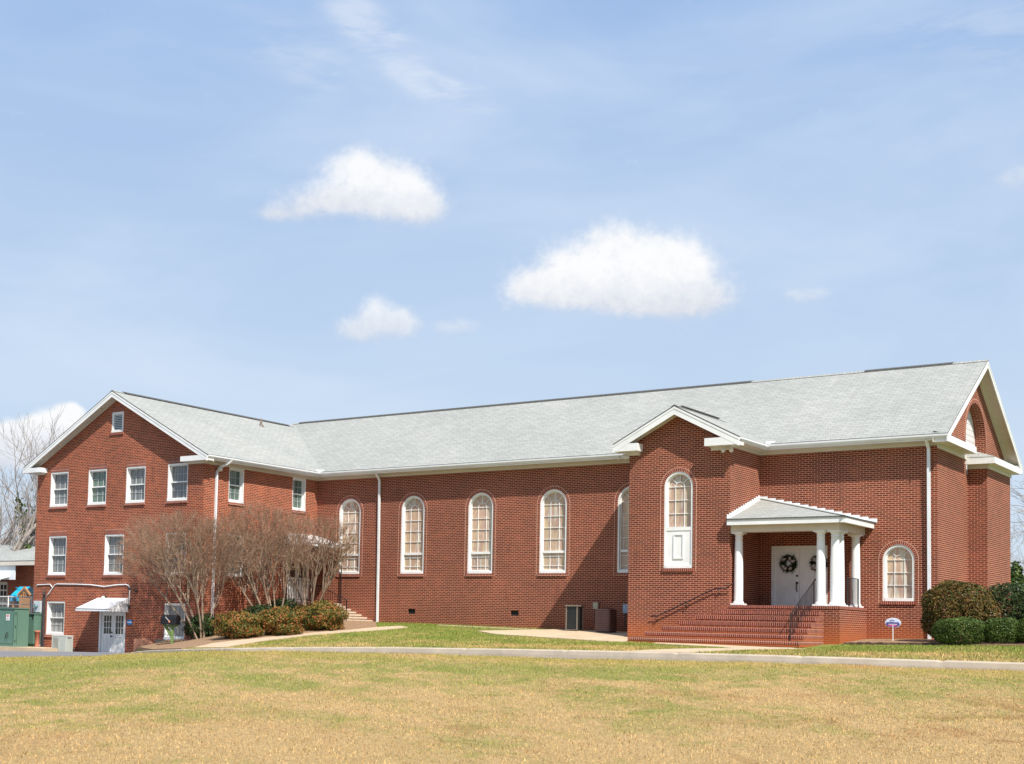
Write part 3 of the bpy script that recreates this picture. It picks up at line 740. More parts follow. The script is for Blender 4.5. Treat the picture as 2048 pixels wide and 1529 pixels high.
# ------------------------------------------------------------------ metal awnings
def awning(name, P, u0t, u1t, zt, u0b, u1b, zb, dep, skirt=.12):
    """hipped corrugated awning: top edge on the wall, lower edge out by dep"""
    mb = MB(); A = lambda u, z, d: P(u, z, -d)
    n = 9
    for k in range(n):      # raised overlapping pans running across
        t0, t1 = k / n, (k + 1) / n; st = .04
        L = lambda t: (u0t + (u0b - u0t) * t, u1t + (u1b - u1t) * t, zt + (zb - zt) * t, dep * t)
        l0, r0, z0, d0 = L(t0); l1, r1, z1, d1 = L(t1)
        mb.face([A(l0, z0 + st, d0), A(r0, z0 + st, d0), A(r1, z1 + st, d1), A(l1, z1 + st, d1)])
        mb.face([A(l1, z1 + st, d1), A(r1, z1 + st, d1), A(r1, z1, d1), A(l1, z1, d1)], 1)
        mb.face([A(l0, z0 + st, d0), A(l1, z1 + st, d1), A(l1, zb, .02), A(l0, zb + (z0 - zb) * .0, .02)])
        mb.face([A(r0, z0 + st, d0), A(r1, z1 + st, d1), A(r1, zb, .02), A(r0, zb, .02)])
    # scalloped skirt
    m_ = 22
    for k in range(m_):
        a = u0b + (u1b - u0b) * k / m_; b = u0b + (u1b - u0b) * (k + 1) / m_; c = (a + b) / 2
        mb.face([A(a, zb + .02, dep), A(b, zb + .02, dep), A(b, zb - skirt * .6, dep), A(c, zb - skirt, dep), A(a, zb - skirt * .6, dep)])
    for u in (u0b, u1b):
        for k in range(6):
            a = dep * k / 6; b = dep * (k + 1) / 6; c = (a + b) / 2
            mb.face([A(u, zb + .02, a), A(u, zb + .02, b), A(u, zb - skirt * .6, b), A(u, zb - skirt, c), A(u, zb - skirt * .6, a)])
    return mb.build(name, [METALW, simple('awning_groove', (.22, .25, .27), .5)], church)
awning('door_awning', Pw, -5.91, -4.05, .82, -5.95, -4.02, .36, 1.15, .08)
aw = awning('side_awning', lambda u, z, d: (-d, u, z), -1.95, -.10, 3.78, -2.25, -.02, 3.30, 1.6, .10)
for yy in (-.12, -2.12): mb = MB(); mb.bar((1.50, yy, .87), (1.50, yy, 3.24), .04); mb.build('post', BLACK, aw)

# ------------------------------------------------------------------ side stair of the wing
ss = bpy.data.objects.new('side_steps', None); COL.objects.link(ss); ss.parent = church; ss.location = (1, -1, 0)
mb = MB(); mb.box(.004, 1.38, -1.98, -.004, ZB, .78); mb.build('landing_base', BRW, ss)
mb = MB(); mb.box(.004, 1.46, -2.05, -.004, .78, .885); mb.build('landing_slab', STONE, ss)
for k in range(7):
    zt = .885 - .112 * (k + 1); x0 = 1.38 + .29 * k
    mb = MB(); mb.box(x0 - .02, x0 + .31, -2.0, -.004, zt - .065, zt, 0); mb.box(x0 - .0, x0 + .27, -1.97, -.006, -.6, zt - .065, 1); mb.build('step', [STONE, CONC], ss)
def railing(name, parent, pts, h, spacing=.13, post=.032, low=.10, label=None, cat=None, down=None):
    """pts: floor line (x,y,z); top rail, low rail, posts at the ends and thin balusters"""
    r = MB()
    for p, q in zip(pts, pts[1:]):
        p = Vector(p); q = Vector(q); up = Vector((0, 0, h)); lo = Vector((0, 0, low))
        r.bar(p + up, q + up, .035, .02); r.bar(p + lo, q + lo, .02, .014)
        n = max(2, int((q - p).length / spacing))
        for i in range(1, n):
            c = p.lerp(q, i / n); r.bar(c + lo, c + up, .013)
    for p in pts:
        p = Vector(p); r.bar(p, p + Vector((0, 0, h)), post)
    o = r.build(name, BLACK, parent)
    if label: tag(o, label, cat)
    return o
railing('railing', ss, [(.06, -2.0, .885), (1.44, -2.0, .885)], .92)
railing('railing', ss, [(1.46, -2.0, .86), (3.30, -2.0, .12)], .88)

# ------------------------------------------------------------------ porch
pch = bpy.data.objects.new('porch', None); COL.objects.link(pch); pch.parent = church; pch.location = (21.5, -1.3, .95)
mb = MB(); PX1 = 23.35; PY = -2.61
mb.box(TX1 + .003, PX1, PY, -.003, ZB, .855, 0); mb.build('base', ROWL if False else BR, pch)
mb = MB(); mb.box(TX1 + .004, PX1 + .02, PY - .02, -.004, .857, .95, 0); mb.build('floor', [SOLD], pch)
# wrap-around steps: treads run out to the front and to the left along the tower
for kk in range(6):
    zt = -.35 + .186 * (kk + 1); x0 = 17.16 + .43 * kk; y0 = -4.73 + .353 * kk
    mb = MB(); y1 = TY - .003
    xb1 = 22.83
    mb.box(x0, xb1, y0, y1, zt - .186 + .001, zt - .118, 0)
    mb.box(x0 - .012, xb1 + .0, y0 - .012, y1, zt - .118, zt, 1)
    if kk == 0: mb.box(x0 + .01, xb1 - .01, y0 + .01, y1, -.9, zt - .186, 0)
    mb.build('step', [BRICK, SOLD], pch)
COLP = simple('column_white', (.80, .80, .79), .4, var=.03, scale=2)
def column(x, y):
    c = MB(); z0 = .955
    c.box(x - .20, x + .20, y - .20, y + .20, z0, z0 + .05)
    c.lathe((x, y, z0), [(.175, .05), (.18, .075), (.17, .10), (.152, .115), (.146, .14), (.146, .8), (.139, 1.4), (.126, 2.05), (.118, 2.20), (.132, 2.215), (.132, 2.235), (.118, 2.245), (.118, 2.28), (.16, 2.33), (.17, 2.345)], 28)
    c.box(x - .19, x + .19, y - .19, y + .19, z0 + 2.345, z0 + 2.39)
    return c.build('column', COLP, pch)
for x, y in ((19.95, -2.37), (22.66, -2.37), (23.11, -2.37), (23.11, -1.92), (23.11, -.36)): column(x, y)
mb = MB()
mb.box(TX1 + .003, 23.30, -2.56, -2.20, 3.346, 3.575, 0); mb.box(22.94, 23.30, -2.20, -.003, 3.346, 3.575, 0)
mb.build('beam', CREAM, pch)
mb = MB(); mb.box(TX1 + .003, 23.56, -2.84, -.003, 3.578, 3.60, 1)
mb.box(TX1 + .003, 23.58, -2.87, -2.84, 3.56, 3.735, 0); mb.box(23.56, 23.59, -2.84, -.003, 3.56, 3.735, 0)
mb.box(TX1 + .003, 22.93, -2.19, -.003, 3.50, 3.52, 1)
mb.build('fascia', [WHITE, CREAM], pch)
mb = MB(); pk = (TX1 + .004, -.004, 4.70); e0 = (TX1 + .004, -2.90, 3.77); e1 = (23.62, -2.90, 3.77); e2 = (23.62, -.004, 3.77)
mb.face([e0, e1, pk], 0, uv=[(19.7, 0), (23.6, 0), (19.7, 3.05)]); mb.face([e1, e2, pk], 0, uv=[(0, 0), (2.9, 0), (2.9, 4.0)])
for a, b in ((e0, e1), (e1, e2)): mb.face([a, b, (b[0], b[1], b[2] - .035), (a[0], a[1], a[2] - .035)], 1)
mb.face([(e0[0], e0[1], 3.737), (e1[0], e1[1], 3.737), (e2[0], e2[1], 3.737), (e0[0], e2[1], 3.737)], 1)
rp = mb.build('porch_roof', [ROOF, ROOFEDGE], pch)
mb = MB(); ridgecap(mb, e1, pk, .10, .2); mb.build('hip_cap', ROOF, rp)
mb = MB(); n = 15
for i in range(n):      # stepped flashing against the tower
    y = e0[1] + (pk[1] - e0[1]) * i / n; yn = e0[1] + (pk[1] - e0[1]) * (i + 1) / n
    z = e0[2] + (pk[2] - e0[2]) * i / n; zn = e0[2] + (pk[2] - e0[2]) * (i + 1) / n
    mb.face([(TX1 + .02, y, z), (TX1 + .02, yn, zn), (TX1 + .02, yn, z + .15), (TX1 + .02, y, z + .15)])
    mb.face([(TX1 + .02, y, z + .15), (TX1 + .02, yn, z + .15), (TX1, yn, z + .15), (TX1, y, z + .15)])
mb.face([(TX1 + .02, e0[1], e0[2]+.015), (TX1 + .13, e0[1], e0[2]+.015), (TX1 + .13, pk[1], pk[2]-.005), (TX1 + .02, pk[1], pk[2]+.015)])
n = 14
for i in range(n):      # stepped flashing against the nave
    x = pk[0] + (e2[0] + .08 - pk[0]) * i / n; xn = pk[0] + (e2[0] + .08 - pk[0]) * (i + 1) / n
    z = pk[2] + (e2[2] - pk[2]) * i / n; zn = pk[2] + (e2[2] - pk[2]) * (i + 1) / n
    mb.face([(x, -.03, z - .02), (xn, -.03, zn - .02), (xn, -.03, zn + .12), (x, -.03, zn + .12)])
    mb.face([(x, -.03, zn + .12), (xn, -.03, zn + .12), (xn, 0, zn + .12), (x, 0, zn + .12)])
mb.face([(pk[0], -.03, pk[2]+.01), (e2[0], -.03, e2[2]+.012), (e2[0], -.16, e2[2] + .012), (pk[0], -.12, pk[2] -.03)])
mb.build('flashing', METALW, rp)
# porch railings
rl = railing('stair_railing', pch, [(22.42, -4.40, -.36), (22.42, -2.30, .76)], .98, .12, .03, .10)
mb = MB(); mb.tube([(22.42, -2.3, 1.74), (22.42, -2.18, 1.82), (22.42, -2.14, 1.79)], .02, 8)
mb.build('rail_end', BLACK, rl)
railing('side_railing', pch, [(23.29, -1.72, .95), (23.29, -.66, .95)], .93, .10)
# wall handrail on the tower
mb = MB(); y = TY - .09
mb.tube([(16.98, y, .53), (17.25, y, .55), (19.28, y, 1.49), (19.66, y, 1.50)], .019, 8)
mb.tube([(19.66, y, 1.50), (19.86, y - .05, 1.62), (19.9, y - .06, 1.66)], .019, 8)
for x, z in ((17.18, .55), (18.25, 1.01), (19.40, 1.49)):
    mb.tube([(x, y, z - .01), (x, y, z - .13), (x, TY, z - .20)], .016, 6)
mb.build('wall_handrail', BLACK, pch)
# floodlights at the tower eaves
def flood(x, y, z, mirror=1):
    g = MB(); g.lathe((x, y, z), [(.05, 0), (.05, .03), (.0, .03)], 10)
    for s in (1, -1):
        c = Vector((x + s * .08, y - .04, z - .05)); d = Vector((s * .45, -.75, -.5)).normalized()
        g.tube([c, c + d * .05, c + d * .13, c + d * .17], [.025, .03, .06, .065], 10)
    return g.build('floodlight', CREAM, church)
flood(TX1 + .02, TY - .17, 6.14); flood(TX0 - .15, TY - .12, 6.12)
# ================================================================== GROUND
class TPS:      # thin plate through surveyed heights
    def __init__(s, pts, lam=.02):
        p = np.array(pts, float); s.xy = p[:, :2]; n = len(p)
        d = np.linalg.norm(s.xy[:, None] - s.xy[None], axis=2); K = s.U(d) + np.eye(n) * lam
        Pm = np.hstack([np.ones((n, 1)), s.xy]); A = np.zeros((n + 3, n + 3)); A[:n, :n] = K; A[:n, n:] = Pm; A[n:, :n] = Pm.T
        s.w = np.linalg.solve(A, np.concatenate([p[:, 2], np.zeros(3)]))
    def U(s, r): return np.where(r > 1e-9, r * r * np.log(np.maximum(r, 1e-9)), 0)
    def __call__(s, x, y):
        x = np.asarray(x, float); y = np.asarray(y, float)
        r = np.sqrt((x[..., None] - s.xy[:, 0]) ** 2 + (y[..., None] - s.xy[:, 1]) ** 2)
        return s.U(r) @ s.w[:-3] + s.w[-3] + s.w[-2] * x + s.w[-1] * y
KY = -15.0
def kerb_y(x):
    x = np.asarray(x, float); t = np.clip((9.5 - x) / 12.9, 0, 1)
    return KY + 7.55 * t ** 1.25
KZ = [(-3.4, -1.36), (1, -1.13), (5, -.97), (8.1, -.85), (11.7, -.71), (15, -.61), (18.9, -.545), (22.2, -.50), (26, -.475), (28.5, -.47), (31.2, -.46), (38, -.45), (60, -.6)]
def kerb_z(x): return np.interp(x, [a for a, _ in KZ], [b for _, b in KZ])
ctrl = [(x, float(kerb_y(x)), z) for x, z in KZ]
ctrl += [(3.6, -.2, .10), (5, 0, .11), (8, 0, .08), (11, 0, .02), (14.5, 0, -.02), (14.5, -3.2, -.22), (17, -5.2, -.36), (20, -5.1, -.38), (22.8, -5, -.40), (23.4, -2.7, -.25), (25.3, -.3, -.06), (30, 0, -.05), (38, 2, -.1), (60, 2, -.3),
         (-3.3, -7.2, -1.42), (-2.9, -7.9, -1.30), (-1.9, -7.3, -.88), (-.4, -7.3, -.80), (.3, -7.2, -.66), (.3, -5, -.25), (.4, -2.6, .12), (1.8, -2.2, .16), (5, -4, -.08), (10, -4, -.17), (10, -9, -.40), (15, -9, -.42), (22, -9, -.43), (28, -9, -.33), (30, -5, -.18), (2, -9.5, -.80), (5, -8, -.48),
         (-3, 9, -.4), (10, 9, 0), (25, 12, -.2), (60, 12, -.6)]
terr = TPS(ctrl)
def gz(x, y): return float(terr(x, y))
def on_ground(px, py, f=gz, lift=0):
    d = ray(px, py); d = d / math.hypot(d[0], d[1]); lo = 25.0
    prev = None
    for t in np.arange(28, 75, .25):
        p = OX + d * t; g = p[2] - f(p[0], p[1]) - lift
        if g <= 0:
            if prev is None: return p
            a = prev[0] + (t - prev[0]) * prev[1] / (prev[1] - g); p = OX + d * a; return p
        prev = (t, g)
    return OX + d * 48
def gridmesh(name, X, Y, Z, mt, kind='structure', smooth=True):
    r, c = X.shape; v = np.stack([X, Y, Z], -1).reshape(-1, 3)
    i = np.arange(r * c).reshape(r, c)
    q = np.stack([i[:-1, :-1], i[:-1, 1:], i[1:, 1:], i[1:, :-1]], -1).reshape(-1, 4)
    me = bpy.data.meshes.new(name); me.from_pydata(v.tolist(), [], q.tolist())
    me.polygons.foreach_set('use_smooth', [smooth] * len(me.polygons)); me.materials.append(mt); me.update()
    o = bpy.data.objects.new(name, me); COL.objects.link(o)
    if kind: o['kind'] = kind
    return o
def grass_mat(name, upper=False, blade=False):
    mt, t = mat(name)
    pos = t.new('ShaderNodeNewGeometry').outputs['Position']
    flat = t.scalevec(pos, (1, 1, .3))
    tan1, tan2 = (.35, .225, .098), (.655, .465, .225)
    g1, g2 = (.135, .155, .030), (.345, .355, .09)
    sx_ = t.new('ShaderNodeSeparateXYZ'); t.put(sx_.inputs[0], pos)
    big = t.noise(flat, .22, 4, .6); med = t.noise(flat, .95, 5, .68, .6); fine = t.noise(flat, 5, 5, .75)
    dd = t.math('ADD', t.math('MULTIPLY', sx_.outputs[0], -.6138), t.math('MULTIPLY', sx_.outputs[1], .7894))
    dd = t.math('ADD', dd, .6138 * OX[0] - .7894 * OX[1])
    rr = t.math('ADD', t.math('MULTIPLY', t.math('SUBTRACT', sx_.outputs[0], OX[0]), .7894), t.math('MULTIPLY', t.math('SUBTRACT', sx_.outputs[1], OX[1]), .6138))
    m_ = t.math('ADD', t.math('MULTIPLY', big, 1.0), t.math('MULTIPLY', med, 1.3))
    m_ = t.math('ADD', m_, t.math('MULTIPLY', fine, .9)); m_ = t.math('SUBTRACT', m_, .6)
    if upper:
        m_ = t.math('ADD', m_, t.maprange(sx_.outputs[1], -13, -1, .0, .30))
        fac = t.maprange(m_, .72, 1.28, 0, 1, True)
        g1, g2 = (.125, .175, .028), (.26, .29, .065)
    else:
        m_ = t.math('ADD', m_, t.maprange(dd, 15, 25, -.38, .14))
        m_ = t.math('SUBTRACT', m_, t.maprange(rr, -8, 10, -.12, .14))
        fac = t.maprange(m_, .74, 1.28, 0, .92, True)
    f2 = t.noise(flat, 20, 5, .8)
    tan = t.mix(t.maprange(f2, .32, .68), tan1, tan2); gr = t.mix(t.maprange(f2, .3, .7), g1, g2)
    brn = t.maprange(t.noise(flat, .6, 5, .7, .5), .50, .68, 0, 1, True)
    if not upper:
        brn = t.math('MULTIPLY', brn, t.maprange(t.math('SUBTRACT', rr, dd), -24, -8, .2, 1.3))
        tan = t.mix(t.math('MULTIPLY', brn, .7), tan, (.34, .18, .075))
    c = t.mix(fac, tan, gr)
    if not upper:       # worn yellow-orange strip beside the drive
        c = t.mix(t.math('MULTIPLY', t.maprange(t.math('ADD', dd, t.math('MULTIPLY', med, 2)), 27.0, 28.6, 0, 1, True), .3), c, (.52, .33, .10))
    if blade:
        uv = t.new('ShaderNodeTexCoord').outputs['UV']; s2 = t.new('ShaderNodeSeparateXYZ'); t.put(s2.inputs[0], uv)
        c = t.mix(1, c, t.ramp(s2.outputs[0], [(0, (.40, .42, .32)), (.45, (.95, .92, .85)), (1, (1.65, 1.55, 1.4))]), 'MULTIPLY')
    else:
        c = t.mix(1, c, t.ramp(t.noise(flat, 60, 4, .8), [(.3, (.5, .5, .46)), (.52, (1, 1, 1)), (.72, (1.35, 1.3, 1.2))]), 'MULTIPLY')
    t.put(t.bsdf.inputs['Base Color'], c); t.bsdf.inputs['Roughness'].default_value = .85; t.bsdf.inputs['Specular IOR Level'].default_value = .15
    if not blade:
        b = t.new('ShaderNodeBump'); b.inputs['Strength'].default_value = .9; b.inputs['Distance'].default_value = .05
        t.put(b.inputs['Height'], t.math('ADD', t.noise(flat, 22, 6, .8), t.math('MULTIPLY', med, 1.5))); t.put(t.bsdf.inputs['Normal'], b.outputs[0])
    return mt
G_UP = grass_mat('grass_upper', True); G_LO = grass_mat('grass_lower'); B_UP = grass_mat('blade_upper', True, True); B_LO = grass_mat('blade_lower', False, True)
# upper lawn, from the kerb back round the church
xs = np.concatenate([np.arange(-3.4, 32, .3), np.arange(32, 70, 1.2)]); ts = np.linspace(0, 1, 70)
XX, TT = np.meshgrid(xs, ts); YY = kerb_y(XX) + .02 + (14 - kerb_y(XX)) * TT ** 1.25
ZZ = terr(XX, YY); ZZ[0] = kerb_z(xs) - .01
gridmesh('lawn', XX, YY, ZZ, G_UP)
# kerb with joints
xk = np.arange(-3.4, 70, .1); kp = np.stack([xk, kerb_y(xk)], -1)
tg = np.gradient(kp, axis=0); tg /= np.linalg.norm(tg, axis=1)[:, None]; nr = np.stack([-tg[:, 1], tg[:, 0]], -1)
zk = kerb_z(xk)
prof = [(.03, -.05), (.02, .018), (-.14, .012), (-.165, -.015), (-.18, -.11), (-.19, -.4)]
joint = (np.arange(len(xk)) % 30 == 0)
X = np.stack([kp[:, 0] + nr[:, 0] * o for o, _ in prof]); Y = np.stack([kp[:, 1] + nr[:, 1] * o for o, _ in prof]); Z = np.stack([zk + h for _, h in prof])
X[1:4, joint] -= 0; Z[1:5, joint] -= .022
gridmesh('kerb', X, Y, Z, CONCW, smooth=False)
# --- drive (asphalt) beyond the near lawn, running to the wing on the left
Hr = np.array([RM[0][0], RM[1][0]]); Hr /= np.linalg.norm(Hr); Hf = np.array([RM[0][2], RM[1][2]]); Hf /= np.linalg.norm(Hf)
def crest(u, d):
    px = 700 + 2753 * u / d
    return np.interp(px, [-1500, 0, 200, 300, 420, 600, 1024, 1500, 2048, 3500], [88, 81.5, 73.5, 64, 57.5, 55.5, 56, 56.5, 60, 66])
DC = 28.0
def zlawn(u, d):
    zc = -crest(u, DC) * DC / 2753
    near = zc - .078 * (DC - d) - .0008 * (DC - d) ** 2
    far = zc - .02 * (d - DC) - .5 * np.maximum(d - DC, 0) ** 2
    return np.where(d < DC, near, np.maximum(far, zc - .5))
dpts = []
for x in (8.1, 11.7, 15, 18.9, 22.2, 26, 31.2, 38, 60): dpts.append((x, float(kerb_y(x)) - .3, float(kerb_z(x)) - .19))
for x in (-3.4, 1, 5): dpts.append((x, float(kerb_y(x)) - .4, float(kerb_z(x)) - .15))
for u in (-12, -6, 0, 6, 12, 20):
    p = OX[:2] + Hr * u + Hf * 29.0; dpts.append((p[0], p[1], float(-crest(u, 29) * 29 / 2753) - .14))
dpts += [(-4.6, -7.3, -1.50), (-7, -7.3, -1.51), (-10.5, -7.3, -1.54), (-4.6, -10, -1.48), (-14, -9.3, -1.58), (-11, -9.3, -1.57), (-18, -12, -1.6), (-30, -9, -1.55), (-30, 10, -1.6), (-10, 10, -1.6), (10, 5, -1.9), (30, 5, -2.2), (60, 10, -2.4), (-8, -14, -1.42), (-30, -30, -1.5), (0, -5, -1.7)]
drv = TPS(dpts, .002)
uu = np.arange(-60, 60, .8); ds = np.concatenate([np.arange(28.6, 62, .6), [65, 70, 80, 100]])
U, D = np.meshgrid(uu, ds); X = OX[0] + Hr[0] * U + Hf[0] * D; Y = OX[1] + Hr[1] * U + Hf[1] * D
Zd = np.clip(drv(X, Y), -2.4, .2)
ASPH, t = mat('asphalt')
pos = t.new('ShaderNodeNewGeometry').outputs['Position']
c = t.ramp(t.noise(pos, 35, 4, .8), [(.3, (.10, .095, .10)), (.7, (.24, .23, .235))])
c = t.mix(1, c, t.ramp(t.noise(pos, .6, 4), [(.3, (.8, .8, .8)), (.7, (1.25, 1.22, 1.2))]), 'MULTIPLY')
t.put(t.bsdf.inputs['Base Color'], c); t.bsdf.inputs['Roughness'].default_value = .9
gridmesh('drive', X, Y, Zd, ASPH)
# --- near lawn
ds = np.concatenate([np.arange(4, 26, .35), np.arange(26, 29.3, .12)]); uu = np.arange(-30, 34, .4)
U, D = np.meshgrid(uu, ds); X = OX[0] + Hr[0] * U + Hf[0] * D; Y = OX[1] + Hr[1] * U + Hf[1] * D
def lump(x, y): return .012 * np.sin(x * 2.1 + 1.3 * np.sin(y * 1.7)) * np.cos(y * 1.9 + .7 * np.sin(x * 2.6)) + .02 * np.sin(x * .6 + .5) * np.cos(y * .5)
gridmesh('near_lawn', X, Y, zlawn(U, D) + lump(X, Y), G_LO)
# far ground to the horizon
mb = MB(); mb.face([(-3000, -3000, -3.2), (3000, -3000, -3.2), (3000, 3000, -3.2), (-3000, 3000, -3.2)]); tag(mb.build('far_ground', simple('far_grass', (.16, .17, .06), .9)), kind='structure')

# --- sheets that lie on the upper ground
def sheet(name, pxpoly, mt, lift=.02, kind='structure', sub=.35, world=False):
    poly = [(p[0], p[1]) if world else tuple(on_ground(*p)[:2]) for p in pxpoly]
    bm = bmesh.new(); 
    # dense outline
    out = []
    for i, a in enumerate(poly):
        b = poly[(i + 1) % len(poly)]; L = math.hypot(b[0] - a[0], b[1] - a[1]); n = max(1, int(L / sub))
        out += [(a[0] + (b[0] - a[0]) * k / n, a[1] + (b[1] - a[1]) * k / n) for k in range(n)]
    vs = [bm.verts.new((x, y, 0)) for x, y in out]; es = [bm.edges.new((vs[i], vs[(i + 1) % len(vs)])) for i in range(len(vs))]
    bmesh.ops.triangle_fill(bm, edges=es, use_beauty=True)
    for _ in range(3):
        long = [e for e in bm.edges if e.calc_length() > sub * 2]
        if not long: break
        bmesh.ops.subdivide_edges(bm, edges=long, cuts=1); bmesh.ops.triangulate(bm, faces=bm.faces[:])
    for v in bm.verts: v.co.z = gz(v.co.x, v.co.y) + lift
    bm.normal_update()
    for f in bm.faces:
        if f.normal.z < 0: f.normal_flip()
    bd = [e for e in bm.edges if e.is_boundary]
    r = bmesh.ops.extrude_edge_only(bm, edges=bd)
    for v in r['geom']:
        if isinstance(v, bmesh.types.BMVert): v.co.z -= .12
    me = bpy.data.meshes.new(name); bm.to_mesh(me); bm.free(); me.materials.append(mt)
    o = bpy.data.objects.new(name, me); COL.objects.link(o); o['kind'] = kind; return o, poly
_, WALKP = sheet('walkway', [(383, 1297), (421, 1289), (507, 1279), (606, 1268.7), (700, 1261.5), (753, 1256), (800, 1253.5), (816, 1256), (770, 1261), (616, 1272.5), (524, 1284), (446, 1297)], CONC, .03)
_, PADP = sheet('concrete_pad', [(12.2, -.25), (15.9, -.25), (15.9, -2.7), (17.1, -2.7), (17.1, -5.1), (16.2, -5.2), (11.9, -4.5), (10.4, -3.3)], CONC, .03, world=True)
sheet('concrete_strip', [(7.2, -1.0), (12.2, -1.0), (12.2, -1.22), (7.2, -1.22)], CONC, .03, world=True)
_, WALK2 = sheet('walkway', [(18.2, -4.80), (22.6, -4.80), (23.4, -5.6), (23.7, -8), (23.8, -14.98), (22.3, -14.98), (22.1, -8), (21, -6.3), (18.4, -5.5)], CONC, .025, world=True)
MULCH, t = mat('mulch')
pos = t.new('ShaderNodeNewGeometry').outputs['Position']
t.put(t.bsdf.inputs['Base Color'], t.ramp(t.noise(pos, 30, 5, .85), [(.3, (.12, .06, .03)), (.5, (.32, .19, .10)), (.72, (.55, .40, .27))])); t.bsdf.inputs['Roughness'].default_value = .95
b = t.new('ShaderNodeBump'); b.inputs['Strength'].default_value = 1; b.inputs['Distance'].default_value = .04; t.put(b.inputs['Height'], t.noise(pos, 25, 4, .8)); t.put(t.bsdf.inputs['Normal'], b.outputs[0])
wk = WALKP
bed = [(-3.3, -7.12), (-3.34, -7.3)] + [(float(x), float(kerb_y(x)) + .06) for x in (-3, -1, 1, 3, 4.6)] + [wk[0], wk[1], wk[2], wk[3], wk[4], wk[5], (3.4, -.1), (.02, -.1), (.02, -7.12)]
sheet('mulch_bed', bed, MULCH, .045, world=True, sub=.5)
sheet('mulch_bed', [(23.4, -.02), (23.4, -2.65), (24.5, -2.2), (26.2, -3.0), (29, -3.5), (36, -3.4), (36, 1.5), (25.6, -.02)], MULCH, .04, world=True, sub=.5)

# ------------------------------------------------------------------ grass blades (bulk mesh)
def bulk(name, V, uv, mt, k, parent=None, smooth=False):
    """V: (N,k,3) polygons of k corners, uv: (N,) value stored in UV.x"""
    n = len(V); me = bpy.data.meshes.new(name)
    me.vertices.add(n * k); me.vertices.foreach_set('co', V.reshape(-1).astype(np.float32))
    me.loops.add(n * k); me.loops.foreach_set('vertex_index', np.arange(n * k, dtype=np.int32))
    me.polygons.add(n); me.polygons.foreach_set('loop_start', np.arange(0, n * k, k, dtype=np.int32))
    if bpy.app.version < (4, 0): me.polygons.foreach_set('loop_total', np.full(n, k, dtype=np.int32))
    me.update(calc_edges=True)
    ul = me.uv_layers.new(name='UVMap'); a = np.zeros((n * k, 2), np.float32); a[:, 0] = np.repeat(uv, k); a[:, 1] = np.tile(np.linspace(0, 1, k), n)
    ul.data.foreach_set('uv', a.ravel()); me.materials.append(mt)
    o = bpy.data.objects.new(name, me); COL.objects.link(o); setparent(o, parent); return o
def blades(name, x, y, z, hmin, hmax, w, mt):
    n = len(x); a = rng.uniform(0, 2 * np.pi, n); h = rng.uniform(hmin, hmax, n); b = rng.uniform(0, 2 * np.pi, n); ln = h * rng.uniform(.1, .9, n)
    p = np.stack([x, y, z - .01], -1); dx = np.stack([np.cos(a), np.sin(a), 0 * a], -1) * (w * rng.uniform(.6, 1.3, n) / 2)[:, None]
    tip = p + np.stack([np.cos(b) * ln, np.sin(b) * ln, h], -1)
    o = bulk(name, np.stack([p - dx, p + dx, tip], 1), rng.uniform(0, 1, n), mt, 3); o['kind'] = 'stuff'; return o
def inpoly(x, y, poly):
    c = np.zeros(len(x), bool); n = len(poly)
    for i in range(n):
        x0, y0 = poly[i]; x1, y1 = poly[i - 1]
        if y0 == y1: continue
        m_ = ((y0 > y) != (y1 > y)) & (x < (x1 - x0) * (y - y0) / (y1 - y0) + x0); c ^= m_
    return c
n = 230000; d = 12.5 + 16.3 * rng.uniform(0, 1, n) ** .75; u = rng.uniform(-.30, .54, n) * d
x = OX[0] + Hr[0] * u + Hf[0] * d; y = OX[1] + Hr[1] * u + Hf[1] * d; z = zlawn(u, d) + lump(x, y)
blades('near_grass', x, y, z, .015, .05, .011, B_LO)
n = 150000; x = rng.uniform(3, 33, n); y = kerb_y(x) + .05 + rng.uniform(0, 1, n) * (-.05 - kerb_y(x))
keep = ~((x > TX0) & (x < 23.4) & (y > -4.8)) & ~inpoly(x, y, WALKP) & ~inpoly(x, y, PADP) & ~inpoly(x, y, WALK2) & ~inpoly(x, y, bed) & ~((x > 23.4) & (y > -2.4)) & ~((x > 26) & (y > -3.3))
x, y = x[keep], y[keep]
blades('grass', x, y, terr(x, y), .03, .075, .016, B_UP)
# ================================================================== VEGETATION
def leaf_mat(name, stops, rough=.5, trans=.0):
    mt, t = mat(name)
    uv = t.new('ShaderNodeTexCoord').outputs['UV']; s2 = t.new('ShaderNodeSeparateXYZ'); t.put(s2.inputs[0], uv)
    pos = t.new('ShaderNodeNewGeometry').outputs['Position']
    f = t.math('ADD', t.math('MULTIPLY', s2.outputs[0], .62), t.math('MULTIPLY', t.maprange(t.noise(pos, 2.6, 3), .3, .7), .38))
    t.put(t.bsdf.inputs['Base Color'], t.ramp(f, stops)); t.bsdf.inputs['Roughness'].default_value = rough
    t.bsdf.inputs['Specular IOR Level'].default_value = .12
    return mt
L_RED = leaf_mat('nandina_leaf', [(0, (.02, .032, .008)), (.3, (.055, .075, .016)), (.48, (.13, .13, .03)), (.62, (.24, .14, .03)), (.76, (.30, .085, .035)), (1, (.42, .20, .07))])
L_DARK = leaf_mat('dark_leaf', [(0, (.010, .018, .008)), (.5, (.028, .045, .016)), (.8, (.055, .085, .025)), (1, (.12, .15, .045))], .35)
L_HEDGE = leaf_mat('hedge_leaf', [(0, (.016, .03, .008)), (.4, (.045, .075, .016)), (.75, (.085, .125, .025)), (1, (.17, .20, .05))], .4)
L_ROUND = leaf_mat('burgundy_leaf', [(0, (.02, .028, .010)), (.3, (.055, .06, .016)), (.5, (.12, .09, .022)), (.7, (.16, .065, .03)), (.86, (.17, .14, .03)), (1, (.30, .27, .07))], .4)
